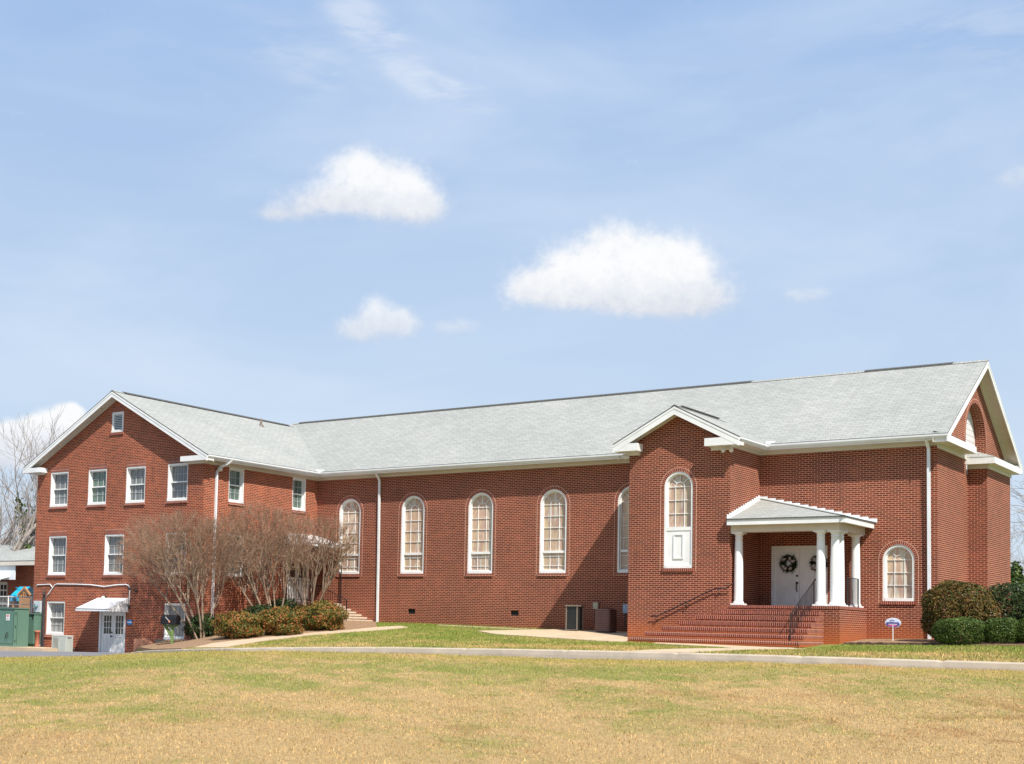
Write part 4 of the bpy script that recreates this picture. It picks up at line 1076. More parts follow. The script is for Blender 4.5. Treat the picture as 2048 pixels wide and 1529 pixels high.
TWIG = simple('twig_brown', (.26, .16, .10), .8, var=.3, scale=3)
BARK = simple('pale_bark', (.27, .195, .135), .8, var=.3, scale=7)
BARKG = simple('grey_bark', (.28, .24, .21), .85, var=.25, scale=5)
def leafcloud(name, c, rad, n, size, mt, parent, fn=None, flat=.0, shell=.35, seed=0):
    """n leaf quads in a lumpy ellipsoid (or in fn's shape)"""
    g = np.random.default_rng(seed)
    v = g.normal(size=(n, 3)); v /= np.linalg.norm(v, axis=1)[:, None]
    if fn: v = fn(v, g)
    r = 1 - shell * g.uniform(0, 1, n) ** 1.6
    ph = g.uniform(0, 6, 6)
    lum = 1 + .14 * np.sin(v[:, 0] * 5 + ph[0]) * np.sin(v[:, 2] * 6 + ph[1]) + .07 * np.sin(v[:, 1] * 9 + ph[2] + v[:, 0] * 7) + g.normal(size=n) * .022
    if flat: lum = 1 + (lum - 1) * .35
    p = np.array(c) + v * np.array(rad) * (r * lum)[:, None]
    nn = v * .9 + g.normal(size=(n, 3)) * .65; nn /= np.linalg.norm(nn, axis=1)[:, None]
    a = np.cross(nn, g.normal(size=(n, 3))); a /= np.linalg.norm(a, axis=1)[:, None]; b = np.cross(nn, a)
    s = size * g.uniform(.6, 1.3, n)[:, None]
    V = np.stack([p - a * s, p - b * s * .45, p + a * s, p + b * s * .45], 1)
    return bulk(name, V, g.uniform(0, 1, n), mt, 4, parent)
def tubes(name, segs, mt, parent, sides=4):
    """segs: (N,8) x0 y0 z0 r0 x1 y1 z1 r1"""
    S = np.array(segs, float); p = S[:, :3]; q = S[:, 4:7]; d = q - p; L = np.linalg.norm(d, axis=1); L[L < 1e-6] = 1e-6; d /= L[:, None]
    u = np.where(np.abs(d[:, 2:3]) < .9, np.array([[0, 0, 1.]]), np.array([[1., 0, 0]])); a = np.cross(d, u); a /= np.linalg.norm(a, axis=1)[:, None]; b = np.cross(d, a)
    Q = []
    for k in range(sides):
        t0, t1 = 2 * np.pi * k / sides, 2 * np.pi * (k + 1) / sides
        e = lambda t: a * np.cos(t) + b * np.sin(t)
        Q.append(np.stack([p + e(t0) * S[:, 3:4], p + e(t1) * S[:, 3:4], q + e(t1) * S[:, 7:8], q + e(t0) * S[:, 7:8]], 1))
    V = np.concatenate(Q); return bulk(name, V, np.tile(rng.uniform(0, 1, len(S)), sides), mt, 4, parent, True)
def unit(v): return v / (np.linalg.norm(v) + 1e-9)
def crape(base, H, crown, nstem, seed, label, ntw=1500):
    """multi-stemmed vase-shaped bare tree; crown = (cx, cy, cz, rx, ry, rz) is filled with a dense brush of fine twigs"""
    g = np.random.default_rng(seed); base = np.array(base, float); cc = np.array(crown[:3]); cr = np.array(crown[3:])
    t = thing('crape_myrtle', label, 'tree', tuple(base), 'bare crape myrtles by the wing')
    tr_, tw, nodes = [], [], []
    def limb(p, q, r0, r1, n, wob, keep):
        p = np.array(p, float); q = np.array(q, float); L = np.linalg.norm(q - p); c1 = p + (q - p) * .45 + np.array([0, 0, L * .12]) + g.normal(size=3) * wob * L; prev = p; pr = r0
        for i in range(1, n + 1):
            u = i / n; x = (1 - u) ** 2 * p + 2 * u * (1 - u) * c1 + u * u * q; r = r0 + (r1 - r0) * u
            keep.append((*prev, pr, *x, r)); nodes.append((x, r)); prev, pr = x, r
    for i in range(nstem):
        a = 2 * math.pi * (i + g.uniform(-.3, .3)) / nstem; o = np.array([math.cos(a), math.sin(a), 0]); f = math.sqrt(g.uniform(.08, .55))
        p = base + o * g.uniform(.06, .22) + np.array([0, 0, -.15])
        q = cc + o * cr * f * np.array([1, 1, 0]) + np.array([0, 0, -cr[2] * (.55 + .25 * f)])
        r = g.uniform(.034, .055); k = len(nodes); limb(p, q, r, r * .55, 8, .06, tr_)
        for j in range(8):      # forks off the upper part of each stem
            s0, rr = nodes[k + 3 + int(g.integers(0, 5))]; v = g.normal(size=3); v[2] = abs(v[2]); v /= np.linalg.norm(v)
            e = (cc + o * cr * f * .75 * np.array([1, 1, 0])) + v * cr * .42; k2 = len(nodes); limb(s0, e, rr * .72, .011, 6, .10, tr_)
            for m_ in range(4):
                s1, r2 = nodes[k2 + 2 + int(g.integers(0, 4))]; v2 = v * .4 + g.normal(size=3) * .6; e2 = s1 + unit(v2 + unit(s1 - base) * .7) * g.uniform(.45, .9); limb(s1, e2, max(r2 * .6, .008), .006, 3, .12, tw)
    for _ in range(ntw):        # reach every part of the crown from the nearest node lower down
        v = g.normal(size=3); v /= np.linalg.norm(v); rad = g.uniform(.15, 1) ** .42
        lump = 1 + .10 * math.sin(v[0] * 6 + seed) * math.sin(v[1] * 5 + 2 * seed) + .06 * math.sin(v[2] * 9 + v[0] * 8)
        if v[2] < -.2: v[2] *= .75
        vs_ = v / (np.abs(v) ** 2.7).sum() ** (1 / 2.7); x = cc + vs_ * cr * rad * lump
        N = np.array([n_[0] for n_ in nodes[-12000:]]) if _ % 25 == 0 else N
        d = x - N; dist = np.linalg.norm(d, axis=1) + np.where(d[:, 2] < 0, .6, 0); j = int(dist.argmin())
        if dist[j] > 1.3: continue
        limb(N[j], x, .0058, .0042, 3, .10, tw)
        for k in range(5):
            dr_ = unit(unit(x - base) * .8 + v * .35 + g.normal(size=3) * .42 + np.array([0, 0, .25])); e = x + dr_ * g.uniform(.16, .42); md = (x + e) / 2 + g.normal(size=3) * .02
            tw.append((*x, .0042, *md, .0035)); tw.append((*md, .0035, *e, .0026))
    tubes('trunk', tr_, BARK, t, 6); tubes('crown', tw, TWIG, t, 3)
    return t
def pt(px, py, lift=0): p = on_ground(px, py); return np.array([p[0], p[1], gz(p[0], p[1])])
b1 = pt(403, 1279); yb1 = b1[1]
def cw_(px, py, y): return at(px, py, 1, y)
c = cw_(368, 1104, yb1); crape(b1, 4.8, (c[0], c[1], c[2], 2.75, 1.9, 1.40), 8, 3, 'large bare crape myrtle with pale trunks rising in front of the wing corner', 1900)
b2 = np.array([2.2, -5.2, gz(2.2, -5.2) - .05]); c = cw_(508, 1086, -5.2); crape(b2, 4.1, (c[0], c[1], c[2], 2.45, 1.6, 1.42), 7, 5, 'bare crape myrtle behind the red-tipped shrubs, between the two other bare trees', 1350)
b3 = np.array([2.1, -2.75, gz(2.1, -2.75)]); c = cw_(626, 1092, -2.6); crape(b3, 3.9, (c[0], c[1], c[2], 2.15, 1.3, 1.15), 7, 8, 'bare crape myrtle standing by the side door awning', 700)
# shrubs
def shrub(px, pyb, w, h, label, mt=L_RED, n=6000, size=.045, group='shrubs in the mulch bed by the wing', seed=1, name='shrub', dep=.8, fn=None, flat=0, pos=None, shell=.4):
    p = np.array(pos) if pos is not None else pt(px, pyb); 
    s = thing(name, label, 'shrub', tuple(p), group)
    leafcloud('foliage', (p[0], p[1], p[2] + h / 2), (w / 2, w / 2 * dep, h / 2 * 1.02), n, size, mt, s, seed=seed, fn=fn, flat=flat, shell=shell)
    segs = []; g = np.random.default_rng(seed + 50)
    for k in range(26):
        a = g.uniform(0, 6.28); r = g.uniform(.1, .75)
        segs.append((p[0] + .1 * math.cos(a), p[1] + .1 * math.sin(a), p[2] - .05, .014, p[0] + w / 2 * r * math.cos(a), p[1] + w / 2 * dep * r * math.sin(a), p[2] + h * g.uniform(.35, .8), .006))
    tubes('stems', segs, TWIG, s, 4)
    return s
def boxy(v, g):     # clipped hedge form: superellipsoid
    s = np.sign(v); a = np.abs(v); k = (a ** 3.2).sum(1) ** (1 / 3.2); return v / k[:, None]
def tall(v, g):
    s = (np.abs(v) ** 2.5).sum(1) ** (1 / 2.5); return v / s[:, None]
shrub(475, 1279, 1.80, .98, 'wide red-tipped shrub beside the large bare tree trunks', n=9000, seed=2, fn=tall)
shrub(560, 1272, 1.75, 1.0, 'red-tipped shrub in the middle of the mulch bed row', n=9000, seed=3, fn=tall)
shrub(640, 1262, 2.0, 1.02, 'red-tipped shrub hiding the lower side steps', n=9500, seed=4, fn=tall)
shrub(0, 0, 1.5, .95, 'dark green shrub on the left of the large bare tree trunks', L_DARK, 5500, seed=5, pos=(.75, -7.75, gz(.75, -7.75)))
shrub(0, 0, 1.7, 1.0, 'dark green shrub under the middle bare tree', L_DARK, 5500, seed=6, pos=(2.6, -6.4, gz(2.6, -6.4)))
shrub(0, 0, 1.6, .95, 'dark green shrub against the wing wall between bare trees', L_DARK, 5000, seed=7, pos=(1.5, -3.9, gz(1.5, -3.9)))
shrub(0, 0, 1.3, .85, 'green and bronze shrub close to the side door landing', L_RED, 4500, seed=9, pos=(2.75, -2.7, gz(2.75, -2.7)))
GR = 'evergreen bushes at the gable corner'
shrub(0, 0, 2.12, 1.86, 'tall round bronze-green bush against the gable corner', L_ROUND, 26000, .040, GR, 11, 'bush', .8, tall, .6, (26.6, -1.55, gz(26.6, -1.55) - .02), .25)
shrub(0, 0, 2.5, 1.86, 'dark glossy evergreen bush behind the clipped hedges', L_DARK, 15000, .045, GR, 12, 'bush', .8, tall, .3, (28.0, -.2, gz(28.0, -.2) - .05), .3)
HG = 'clipped green hedges in front of the gable corner'
for i, (x, w, lb) in enumerate(((26.95, 1.52, 'low clipped hedge in front of the round bronze bush'), (28.08, 1.02, 'low clipped hedge, second from the church wall'), (29.0, 1.05, 'low clipped hedge at the right edge of the photo'), (30.1, 1.3, 'low clipped hedge farthest from the church wall'))):
    shrub(0, 0, w, .80, lb, L_HEDGE, 13000, .028, HG, 20 + i, 'hedge', .85, boxy, 1, (x, -2.75 + .03 * i, gz(x, -2.7) - .02), .2)

def bare_tree(base, H, seed, label, spread=.5, trunk=.22, levels=7, group='bare trees beyond the church', ivy=False, cat='tree', dir0=(0, 0, 1), nk=3, first=.26):
    g = np.random.default_rng(seed); base = np.array(base, float); t = thing('bare_tree', label, cat, tuple(base), group); tr_, tw = [], []
    def grow(p, d, L, r, lvl):
        n = 4 if lvl < 3 else 3
        for i in range(n):
            d = unit(d + g.normal(size=3) * .13 + np.array([0, 0, .03])); q = p + d * L / n; r1 = r * .93
            (tr_ if lvl < 3 else tw).append((*p, r, *q, r1)); p, r = q, r1
            if lvl and i < n - 1 and lvl < levels - 1 and g.uniform() < .5: kid(p, d, L * .62, r * .55, lvl + 1)
        if lvl >= levels - 1: return
        for k in range(nk if lvl < 2 else 2): kid(p, d, L * g.uniform(.66, .86), r * .68, lvl + 1)
    def kid(p, d, L, r, lvl):
        o = g.normal(size=3); o -= d * (o @ d); dn = unit(d + unit(o) * spread * g.uniform(.6, 1.4) + np.array([0, 0, .10])); grow(p, dn, L, max(r, .008), lvl)
    grow(base, unit(np.array(dir0, float)), H * first, trunk, 0)
    tubes('trunk', tr_, BARKG, t, 7); tubes('crown', tw, BARKG, t, 3)
    if ivy:
        pts = []
        for s_ in tr_[:26]:
            for _ in range(22): 
                w = g.uniform(); pts.append(np.array(s_[:3]) * (1 - w) + np.array(s_[4:7]) * w + g.normal(size=3) * (s_[3] + .10))
        P_ = np.array(pts); n = len(P_); a = g.normal(size=(n, 3)) * .10; b = g.normal(size=(n, 3)) * .08
        bulk('ivy', np.stack([P_ - a, P_ - b, P_ + a, P_ + b], 1), g.uniform(0, 1, n), L_HEDGE, 4, t)
    return t
def far(px, py, dist):
    d = ray(px, py); d = d / math.hypot(d[0], d[1]); return OX + d * dist
def fpos(px, dist, z): p = far(px, 1240, dist); return (p[0], p[1], z)
bare_tree(fpos(-12, 82, -2.2), 17, 31, 'tall bare tree with ivy on its trunk at the left edge', .55, .30, 7, ivy=True)
bare_tree(fpos(32, 100, -2.2), 14.5, 33, 'bare tree behind the low building, just left of the wing', .5, .22, 7)
bare_tree(fpos(75, 108, -2.2), 11.5, 34, 'bare tree partly hidden behind the brick wing', .5, .2, 7)
bare_tree(fpos(-70, 96, -2.2), 16, 35, 'bare tree mostly outside the left edge', .5, .22, 6)
bare_tree(fpos(2300, 66, -1.2), 12.5, 36, 'bare tree outside the right edge with twigs reaching the gable', .6, .22, 7, dir0=(-.05, 0, 1))
for i, (px, dist, h) in enumerate(((2032, 150, 15), (2056, 140, 17), (2085, 150, 17), (2012, 165, 13))):
    bare_tree(fpos(px, dist, -3), h, 40 + i, ('small bare tree on the skyline right of the gable', 'taller bare tree on the skyline at the right edge', 'bare skyline tree beyond the right edge', 'faint bare tree seen past the gable end')[i], .42, .12, 6, group='bare trees on the right skyline')
p = fpos(2034, 120, -3); s = thing('evergreen_tree', 'small green evergreen on the skyline right of the gable', 'tree', p); leafcloud('crown', (p[0], p[1], p[2] + 5.4), (1.2, 1.2, 3.4), 3500, .22, L_HEDGE, s, seed=70); 
mb = MB(); mb.tube([(p[0], p[1], p[2]), (p[0], p[1], p[2] + 4)], .15, 8); mb.build('trunk', BARKG, s)

# ================================================================== OBJECTS
GREEN = simple('cabinet_green', (.105, .20, .15), .5, var=.06); GREEND = simple('cabinet_green_seam', (.03, .06, .045), .6)
# --- transformer and its concrete base
def bevel(o, w=.01):
    md = o.modifiers.new('bevel', 'BEVEL'); md.width = w; md.segments = 2; md.limit_method = 'ANGLE'; return o
zp = -1.28
mb = MB(); mb.box(-15.5, float(at(85, 1300, 1, -9.0)[0]), -9.0, -7.3, -1.9, zp); mb.box(-15.5, -10.08, -7.3, -6.6, -1.9, zp - .003); o = bevel(mb.build('concrete_base', CONC), .02); tag(o, 'long low concrete plinth under the green electrical cabinets', 'plinth')
tf = thing('electrical_cabinet', 'large green electrical cabinet with a warning label on its door', 'cabinet', (-13, -8.5, zp))
x1 = float(at(28, 1255, 1, -8.75)[0]); zt = float(at(28, 1218, 1, -8.75)[2])
mb = MB(); mb.box(x1 - 2.3, x1, -8.75, -7.98, zp, zt); mb.box(x1 - 2.34, x1 + .03, -8.79, -7.95, zt, zt + .045); bevel(mb.build('body', GREEN, tf), .012)
mb = MB(); mb.box(x1 - .045, x1 - .03, -8.757, -8.75, zp + .12, zt - .02); mb.box(x1 - 1.1, x1 - .045, -8.757, -8.75, zp + .105, zp + .12); mb.box(x1 + .0, x1 + .006, -8.6, -8.58, zp + .1, zt - .1)
for z in (zt - .25, (zt + zp) / 2, zp + .2): mb.box(x1 + .0, x1 + .015, -8.70, -8.66, z, z + .10)
mb.build('door_seam', GREEND, tf)
mb = MB(); lx = x1 - .42; mb.box(lx - .11, lx + .11, -8.765, -8.752, zt - .50, zt - .24, 0); mb.box(lx - .08, lx + .08, -8.769, -8.765, zt - .34, zt - .27, 1); mb.box(lx - .08, lx + .08, -8.769, -8.765, zt - .46, zt - .44, 2); mb.box(lx - .08, lx + .05, -8.769, -8.765, zt - .41, zt - .39, 2)
mb.build('warning_label', [WHITE, simple('label_red', (.55, .15, .12), .5), simple('label_grey', (.3, .3, .32), .5)], tf)
mb = MB(); lx = x1 - .42; mb.tube([(lx, -8.76, -.42 - .25), (lx + .02, -8.82, -.70), (lx - .10, -8.80, -.93)], .014, 6); mb.tube([(lx + .05, -8.77, -.72), (lx + .04, -8.81, -.95)], .012, 6); mb.build('handle', BLACK, tf)
t2 = thing('electrical_cabinet', 'smaller green electrical cabinet between the large one and the brick wall', 'cabinet', (-10.8, -7.2, zp))
xa = float(at(47, 1255, 1, -7.55)[0]); xb = float(at(67.5, 1255, 1, -7.55)[0]); z2 = float(at(58, 1229, 1, -7.55)[2])
mb = MB(); mb.box(xa - .3, xb, -7.55, -6.9, zp + .13, z2); mb.box(xa - .34, xb + .03, -7.6, -6.87, z2, z2 + .05); mb.box(xa - .25, xb - .04, -7.45, -6.95, zp, zp + .13); bevel(mb.build('body', GREEN, t2), .01)
mb = MB(); mb.box(xa + .08, xa + .13, -7.58, -7.552, z2 - .18, z2 - .04); mb.box(xb - .09, xb - .04, -7.58, -7.552, z2 - .18, z2 - .04); mb.build('latch', BLACK, t2)
# clay pipe stub
mb = MB(); c = at(71, 1292, 1, -7.5); mb.lathe((c[0], -7.42, zp), [(.10, 0), (.10, .62), (.13, .63), (.13, .70), (.08, .70)], 16); tag(mb.build('clay_pipe', simple('clay', (.45, .17, .11), .8)), 'upright reddish clay pipe beside the small green cabinet', 'pipe')
# --- wall mounted services on the wing
METER = simple('meter_grey', (.50, .53, .55), .45); mg = thing('electric_meter', 'pale grey electric meter box on the left edge of the brick wing', 'meter', (-9.9, -7.1, .2))
xa = float(at(69, 1213, 1, -7.2)[0]); xb = float(at(82, 1213, 1, -7.2)[0]); za = float(at(75, 1225, 1, -7.2)[2]); zb = float(at(75, 1202, 1, -7.2)[2])
mb = MB(); mb.box(xa, xb, -7.25, -7.094, za, zb); bevel(mb.build('box', METER, mg), .01)
mb = MB(); mb.tube([((xa + xb) / 2 - .03, -7.25, (za + zb) / 2 + .02), ((xa + xb) / 2 - .03, -7.36, (za + zb) / 2 + .02)], .10, 20); mb.build('dial', simple('meter_glass', (.17, .25, .28), .15), mg)
mb = MB(); mb.bar(((xb - .06), -7.15, za), ((xb - .06), -7.15, -1.25), .07); mb.build('conduit', METALW, mg)
DKP = simple('dark_pipe', (.06, .05, .05), .6)
c0 = at(88, 1285, 1, -7.16); c1_ = at(88, 1195, 1, -7.16)
mb = MB(); mb.box(c1_[0] - .055, c1_[0] + .055, -7.2, -7.094, -1.3, c1_[2]); mb.tube([(c1_[0], -7.15, c1_[2]), (c1_[0] + .02, -7.2, c1_[2] + .2), (c1_[0] + .10, -7.17, c1_[2] + .36)], [.06, .06, .035], 8); tag(mb.build('dark_conduit', DKP), 'thick dark vertical pipe on the wing beside the meter', 'pipe')
def wpt(px, py, y=-7.12): q = at(px, py, 1, y); return (q[0], y, q[2])
mb = MB(); mb.tube([wpt(86, 1292), wpt(87.5, 1260), wpt(88, 1199), wpt(97, 1188), wpt(110, 1170), wpt(114, 1168.5), wpt(150, 1169), wpt(180, 1170), wpt(208, 1173.5), wpt(236, 1170), wpt(252, 1169.5), wpt(258, 1172), wpt(259.5, 1178), wpt(258.5, 1211)], .024, 8)
mb.tube([wpt(72, 1174), wpt(75, 1170), wpt(100, 1169), wpt(106, 1177)], .02, 8)
tag(mb.build('white_conduit', METALW), 'thin white pipe running across the wing wall above the small awning', 'pipe')
mb = MB(); c = wpt(257.8, 1214, -7.14); mb.box(c[0] - .035, c[0] + .035, -7.17, -7.094, c[2] - .06, c[2] + .05); tag(mb.build('junction_box', DKP), 'tiny dark box at the lower end of the white pipe', 'box')
# lamp above the door, dark spigot bracket
wl = thing('wall_lamp', 'small white lamp just above the basement door awning', 'lamp', wpt(213, 1198)); c = Vector(wpt(213, 1194, -7.1))
mb = MB(); mb.tube([c, c + Vector((0, -.16, .03))], .03, 8); mb.build('arm', DKP, wl)
mb = MB(); mb.lathe(c + Vector((0, -.18, -.12)), [(.0, .15), (.05, .13), (.09, .05), (.10, 0)], 14); mb.build('shade', METALW, wl)
fb = thing('wall_bracket', 'small dark bracket sticking out of the wing wall right of the awning', 'bracket', wpt(273, 1182)); c = Vector(wpt(273, 1182, -7.1))
mb = MB(); mb.tube([c, c + Vector((.0, -.35, .10))], .018, 6); mb.lathe(c + Vector((0, -.02, -.05)), [(.0, .1), (.06, .1), (.06, 0), (0, 0)], 12); mb.build('arm', DKP, fb)
mb = MB(); mb.tube([c + Vector((0, -.35, .10)), c + Vector((.03, -.42, .05))], .05, 10); mb.build('head', DKP, fb)
# --- blue door plate
BLUE = simple('sign_blue', (.02, .16, .42), .4)
c = at(260, 1245, 1, -7.11); dp = thing('door_plate', 'small blue plate with white lettering on the brick right of the basement door', 'sign', (c[0], -7.1, c[2]))
mb = MB(); mb.box(c[0] - .17, c[0] + .13, -7.125, -7.094, c[2] - .10, c[2] + .10); bevel(mb.build('plate', BLUE, dp), .006)
def text(s, size, loc, mt, parent, rot=(R_(90), 0, 0), name='lettering', ext=.002, sx=1.0):
    cu = bpy.data.curves.new(name, 'FONT'); cu.body = s; cu.size = size; cu.align_x = 'CENTER'; cu.align_y = 'CENTER'; cu.extrude = ext
    o = bpy.data.objects.new(name, cu); o.rotation_euler = rot; o.scale = (sx, 1, 1); o.location = loc
    COL.objects.link(o); bpy.context.view_layer.update()
    dg = bpy.context.evaluated_depsgraph_get(); me = bpy.data.meshes.new_from_object(o.evaluated_get(dg)); me.transform(o.matrix_world)
    bpy.data.objects.remove(o); me.name = name; me.materials.clear(); me.materials.append(mt)
    q = bpy.data.objects.new(name, me); COL.objects.link(q); setparent(q, parent); return q
mb = MB()
for k, wd in enumerate((.026, .02, .026, .018, .024, .022, .026)): mb.box(c[0] - .14 + k * .035, c[0] - .14 + k * .035 + wd, -7.128, -7.1255, c[2] - .022, c[2] + .022)
mb.build('lettering', WHITE, dp)
# --- basement condenser
ACM = simple('ac_beige', (.50, .52, .46), .5, var=.05)
ac = thing('air_conditioner', 'beige air conditioner on the tarmac below the basement window', 'air conditioner', (-6.75, -7.9, -1.5))
ax0, ax1 = float(at(103, 1300, 1, -8.2)[0]), float(at(131, 1300, 1, -8.2)[0]); az1 = float(at(120, 1271, 1, -8.2)[2]); az0 = -1.5
mb = MB(); mb.box(ax0, ax1, -8.2, -7.82, az0 + .03, az1 - .05); mb.box(ax0 - .01, ax1 + .01, -8.21, -7.81, az1 - .05, az1); bevel(mb.build('cabinet', ACM, ac), .02)
mb = MB()
for k in range(5):
    x = ax0 + .07 + k * .075; mb.box(x, x + .03, -8.204, -8.2, az0 + .09, az1 - .10, 1)
for k in range(9):
    x = ax0 + .47 + k * .05
    if x < ax1 - .03: mb.box(x, x + .012, -8.203, -8.2, az0 + .09, az1 - .10, 0)
for k in range(5): mb.box(ax1, ax1 + .004, -8.15 + k * .065, -8.125 + k * .065, az0 + .1, az1 - .12, 0)
mb.box(ax1, ax1 + .006, -8.12, -7.9, az1 - .12, az1 - .08, 1)
mb.build('grille', [simple('ac_shadow_line', (.30, .32, .29), .6), DKP], ac)
mb = MB(); mb.box(ax0 - .08, ax1 + .08, -8.28, -7.75, -1.62, az0 + .025); mb.build('base', DKP, ac)
# --- condensers in the corner by the tower
TAN = simple('tan_metal', (.19, .155, .12), .55); BRN = simple('brown_metal', (.17, .085, .07), .5, var=.15); COIL = simple('coil', (.018, .022, .022), .35)
ac2 = thing('air_conditioner', 'tall dark air conditioner with tan corner posts by the nave wall', 'air conditioner', (13.1, -.9, 0)); gzz = gz(13, -.9) + .04
x0, x1 = 12.86, 13.34; y0, y1 = -1.15, -.68; h = .92
mb = MB(); mb.box(x0 + .04, x1 - .04, y0 + .04, y1 - .04, gzz + .02, gzz + h - .03); mb.build('coil_core', COIL, ac2)
mb = MB()
for x, y in ((x0, y0), (x1 - .035, y0), (x0, y1 - .035), (x1 - .035, y1 - .035)): mb.box(x, x + .035, y, y + .035, gzz, gzz + h - .045)
mb.box(x0 - .02, x1 + .02, y0 - .02, y1 + .02, gzz + h - .045, gzz + h); mb.box(x0 + .035, x1 - .035, y0 + .01, y0 + .03, gzz, gzz + .03)
mb.build('frame', TAN, ac2)
mb = MB()
for k in range(13): mb.box(x0 + .04, x1 - .04, y0 + .025, y0 + .03, gzz + .08 + k * .06, gzz + .086 + k * .06); 
for k in range(10): mb.box(x1 - .03, x1 - .025, y0 + .04, y1 - .04, gzz + .08 + k * .08, gzz + .086 + k * .08)
mb.build('guard', DKP, ac2)
ac3 = thing('air_conditioner', 'brown louvred air conditioner beside the entrance tower', 'air conditioner', (14.5, -1, 0)); gz3 = gz(14.5, -1) + .04
x0, x1, y0, y1, h = 14.12, 14.76, -1.35, -.72, .82
rc = .10; pts = []
for cx_, cy_, a0 in ((x1 - rc, y0 + rc, -90), (x1 - rc, y1 - rc, 0), (x0 + rc, y1 - rc, 90), (x0 + rc, y0 + rc, 180)):
    for k in range(5): a = R_(a0 + k * 22.5); pts.append((cx_ + rc * math.cos(a), cy_ + rc * math.sin(a)))
mb = MB()
def ringbox(mb, z0, z1, off, mi=0):
    cx_, cy_ = (x0 + x1) / 2, (y0 + y1) / 2; pp_ = [((x - cx_) * (1 - off) + cx_, (y - cy_) * (1 - off) + cy_) for x, y in pts]
    mb.prism([(x, y, z1) for x, y in pp_], (0, 0, z0 - z1), mi)
ringbox(mb, gz3, gz3 + h - .04, .06, 1)
for k in range(11): ringbox(mb, gz3 + .03 + k * .068, gz3 + .075 + k * .068, .0, 0)
ringbox(mb, gz3 + h - .04, gz3 + h, -.01, 0)
mb.build('cabinet', [BRN, DKP], ac3)
mb = MB(); mb.lathe((14.44, -1.03, gz3 + h), [(.24, 0), (.24, .02), (.0, .03)], 24); mb.build('fan_grille', DKP, ac3)
def wallbox(px0, px1, py0, py1, mt, label, tail=None):
    a = at(px0, py0, 1, -.12); b = at(px1, py1, 1, -.12); o = thing('disconnect_box', label, 'electrical box', ((a[0] + b[0]) / 2, -.1, b[2]))
    mb = MB(); mb.box(a[0], b[0], -.13, -.004, b[2], a[2]); bevel(mb.build('box', mt, o), .008)
    mb = MB(); x = (a[0] + b[0]) / 2 - .05; mb.tube([(x, -.07, b[2]), (x, -.09, .25), (x + .25, -.4, .12)], .018, 8); mb.build('conduit', DKP, o)
wallbox(1186, 1195.5, 1205, 1218.5, simple('box_tan', (.42, .38, .28), .5), 'tan electrical box on the nave wall between two air conditioners')
wallbox(1246, 1257, 1209, 1227, simple('box_blue_grey', (.33, .42, .50), .5), 'blue-grey electrical box on the nave wall beside the tower corner')
# --- low retaining wall beside the basement door
mb = MB()
mb.prism([(-2.95, -7.75, -1.7), (-2.95, -7.75, -.77), (-2.45, -7.75, -.75), (-2.2, -7.75, -.95), (-1.95, -7.75, -1.25), (-1.95, -7.75, -1.7)], (0, .35, 0), 0)
CLAYW = simple('stained_block', (.42, .19, .12), .9, var=.2, scale=5, bump=.3)
o = mb.build('retaining_wall', CLAYW); tag(o, 'low clay-stained block wall right of the basement door', 'wall')
mb = MB(); gx = [(-3.2 + k * .28) for k in range(8)]
gx = [x + .9 for x in gx[:6]]
g = np.random.default_rng(4)
for x in gx:
    zt_ = -.80 + g.uniform(-.05, .03); mb.box(x, x + .25, -7.19 - g.uniform(0, .03), -7.094, -1.4, zt_)
tag(mb.build('stone_edging', simple('grey_stone', (.27, .24, .20), .9, var=.3, scale=9, bump=.4)), 'row of grey stones along the wing wall under the basement window', 'stones')
# edging stones of the right bed
mb = MB()
for k in range(60):
    x = 23.6 + k * .13; y = -2.72 - .35 * min(1, max(0, (x - 24) / 3)) + g.uniform(-.03, .03); z = gz(x, y)
    mb.obox((x, y, z + .03), (.07 * g.uniform(.7, 1.2), .02 * g.uniform(-1, 1), 0), (0, .05, 0), (0, .0, .045 * g.uniform(.6, 1.2)))
tag(mb.build('bed_edging', simple('dark_edging', (.10, .055, .045), .9, var=.4, scale=9)), 'dark edging pieces along the mulch bed right of the porch', 'edging', kind='stuff')
# --- mailbox
b0 = pt(344, 1290); mbx = thing('mailbox', 'black mailbox on a green wooden post in front of the wing', 'mailbox', tuple(b0))
dist = (RM.T @ (b0 - OX))[2]; pxm = dist / 2753.0
GP = simple('green_post', (.13, .20, .06), .8, var=.2, scale=12); MBK = simple('mailbox_black', (.012, .011, .012), .35)
Rv = Vector((Hr[0], Hr[1], 0)); Fv = Vector((Hf[0], Hf[1], 0)); B0 = Vector(b0)
hp = 40 * pxm; mb = MB(); mb.bar(B0 - Vector((0, 0, .2)), B0 + Vector((0, 0, hp - .0)), .10, .10, up=tuple(Rv)); mb.build('post', GP, mbx)
zc = B0.z + 35 * pxm
ang = R_(-28); Av = (Rv * math.cos(ang) + Fv * math.sin(ang)).normalized(); Bv = Av.cross(Vector((0, 0, 1))).normalized()   # Av: long axis of the box
ctr = B0 + Vector((0, 0, hp - .0)) - Av * .09
mb = MB(); mb.bar(B0 + Vector((0, 0, 14 * pxm)), ctr - Av * .24 + Vector((0, 0, -.06)), .08, .08); mb.build('brace', GP, mbx)
mb = MB(); mb.obox(ctr + Vector((0, 0, -.05)), Av * .30, Bv * .06, Vector((0, 0, .045))); mb.build('arm', GP, mbx)
W2, L2, hb = .15, .34, .22
prof = [(-W2, 0), (W2, 0), (W2, hb)] + [(W2 * math.cos(R_(a)), hb + W2 * math.sin(R_(a))) for a in range(15, 180, 15)] + [(-W2, hb)]
mb = MB(); mb.prism([ctr - Av * L2 + Bv * u + Vector((0, 0, z)) for u, z in prof], Av * 2 * L2); mb.build('box', MBK, mbx)
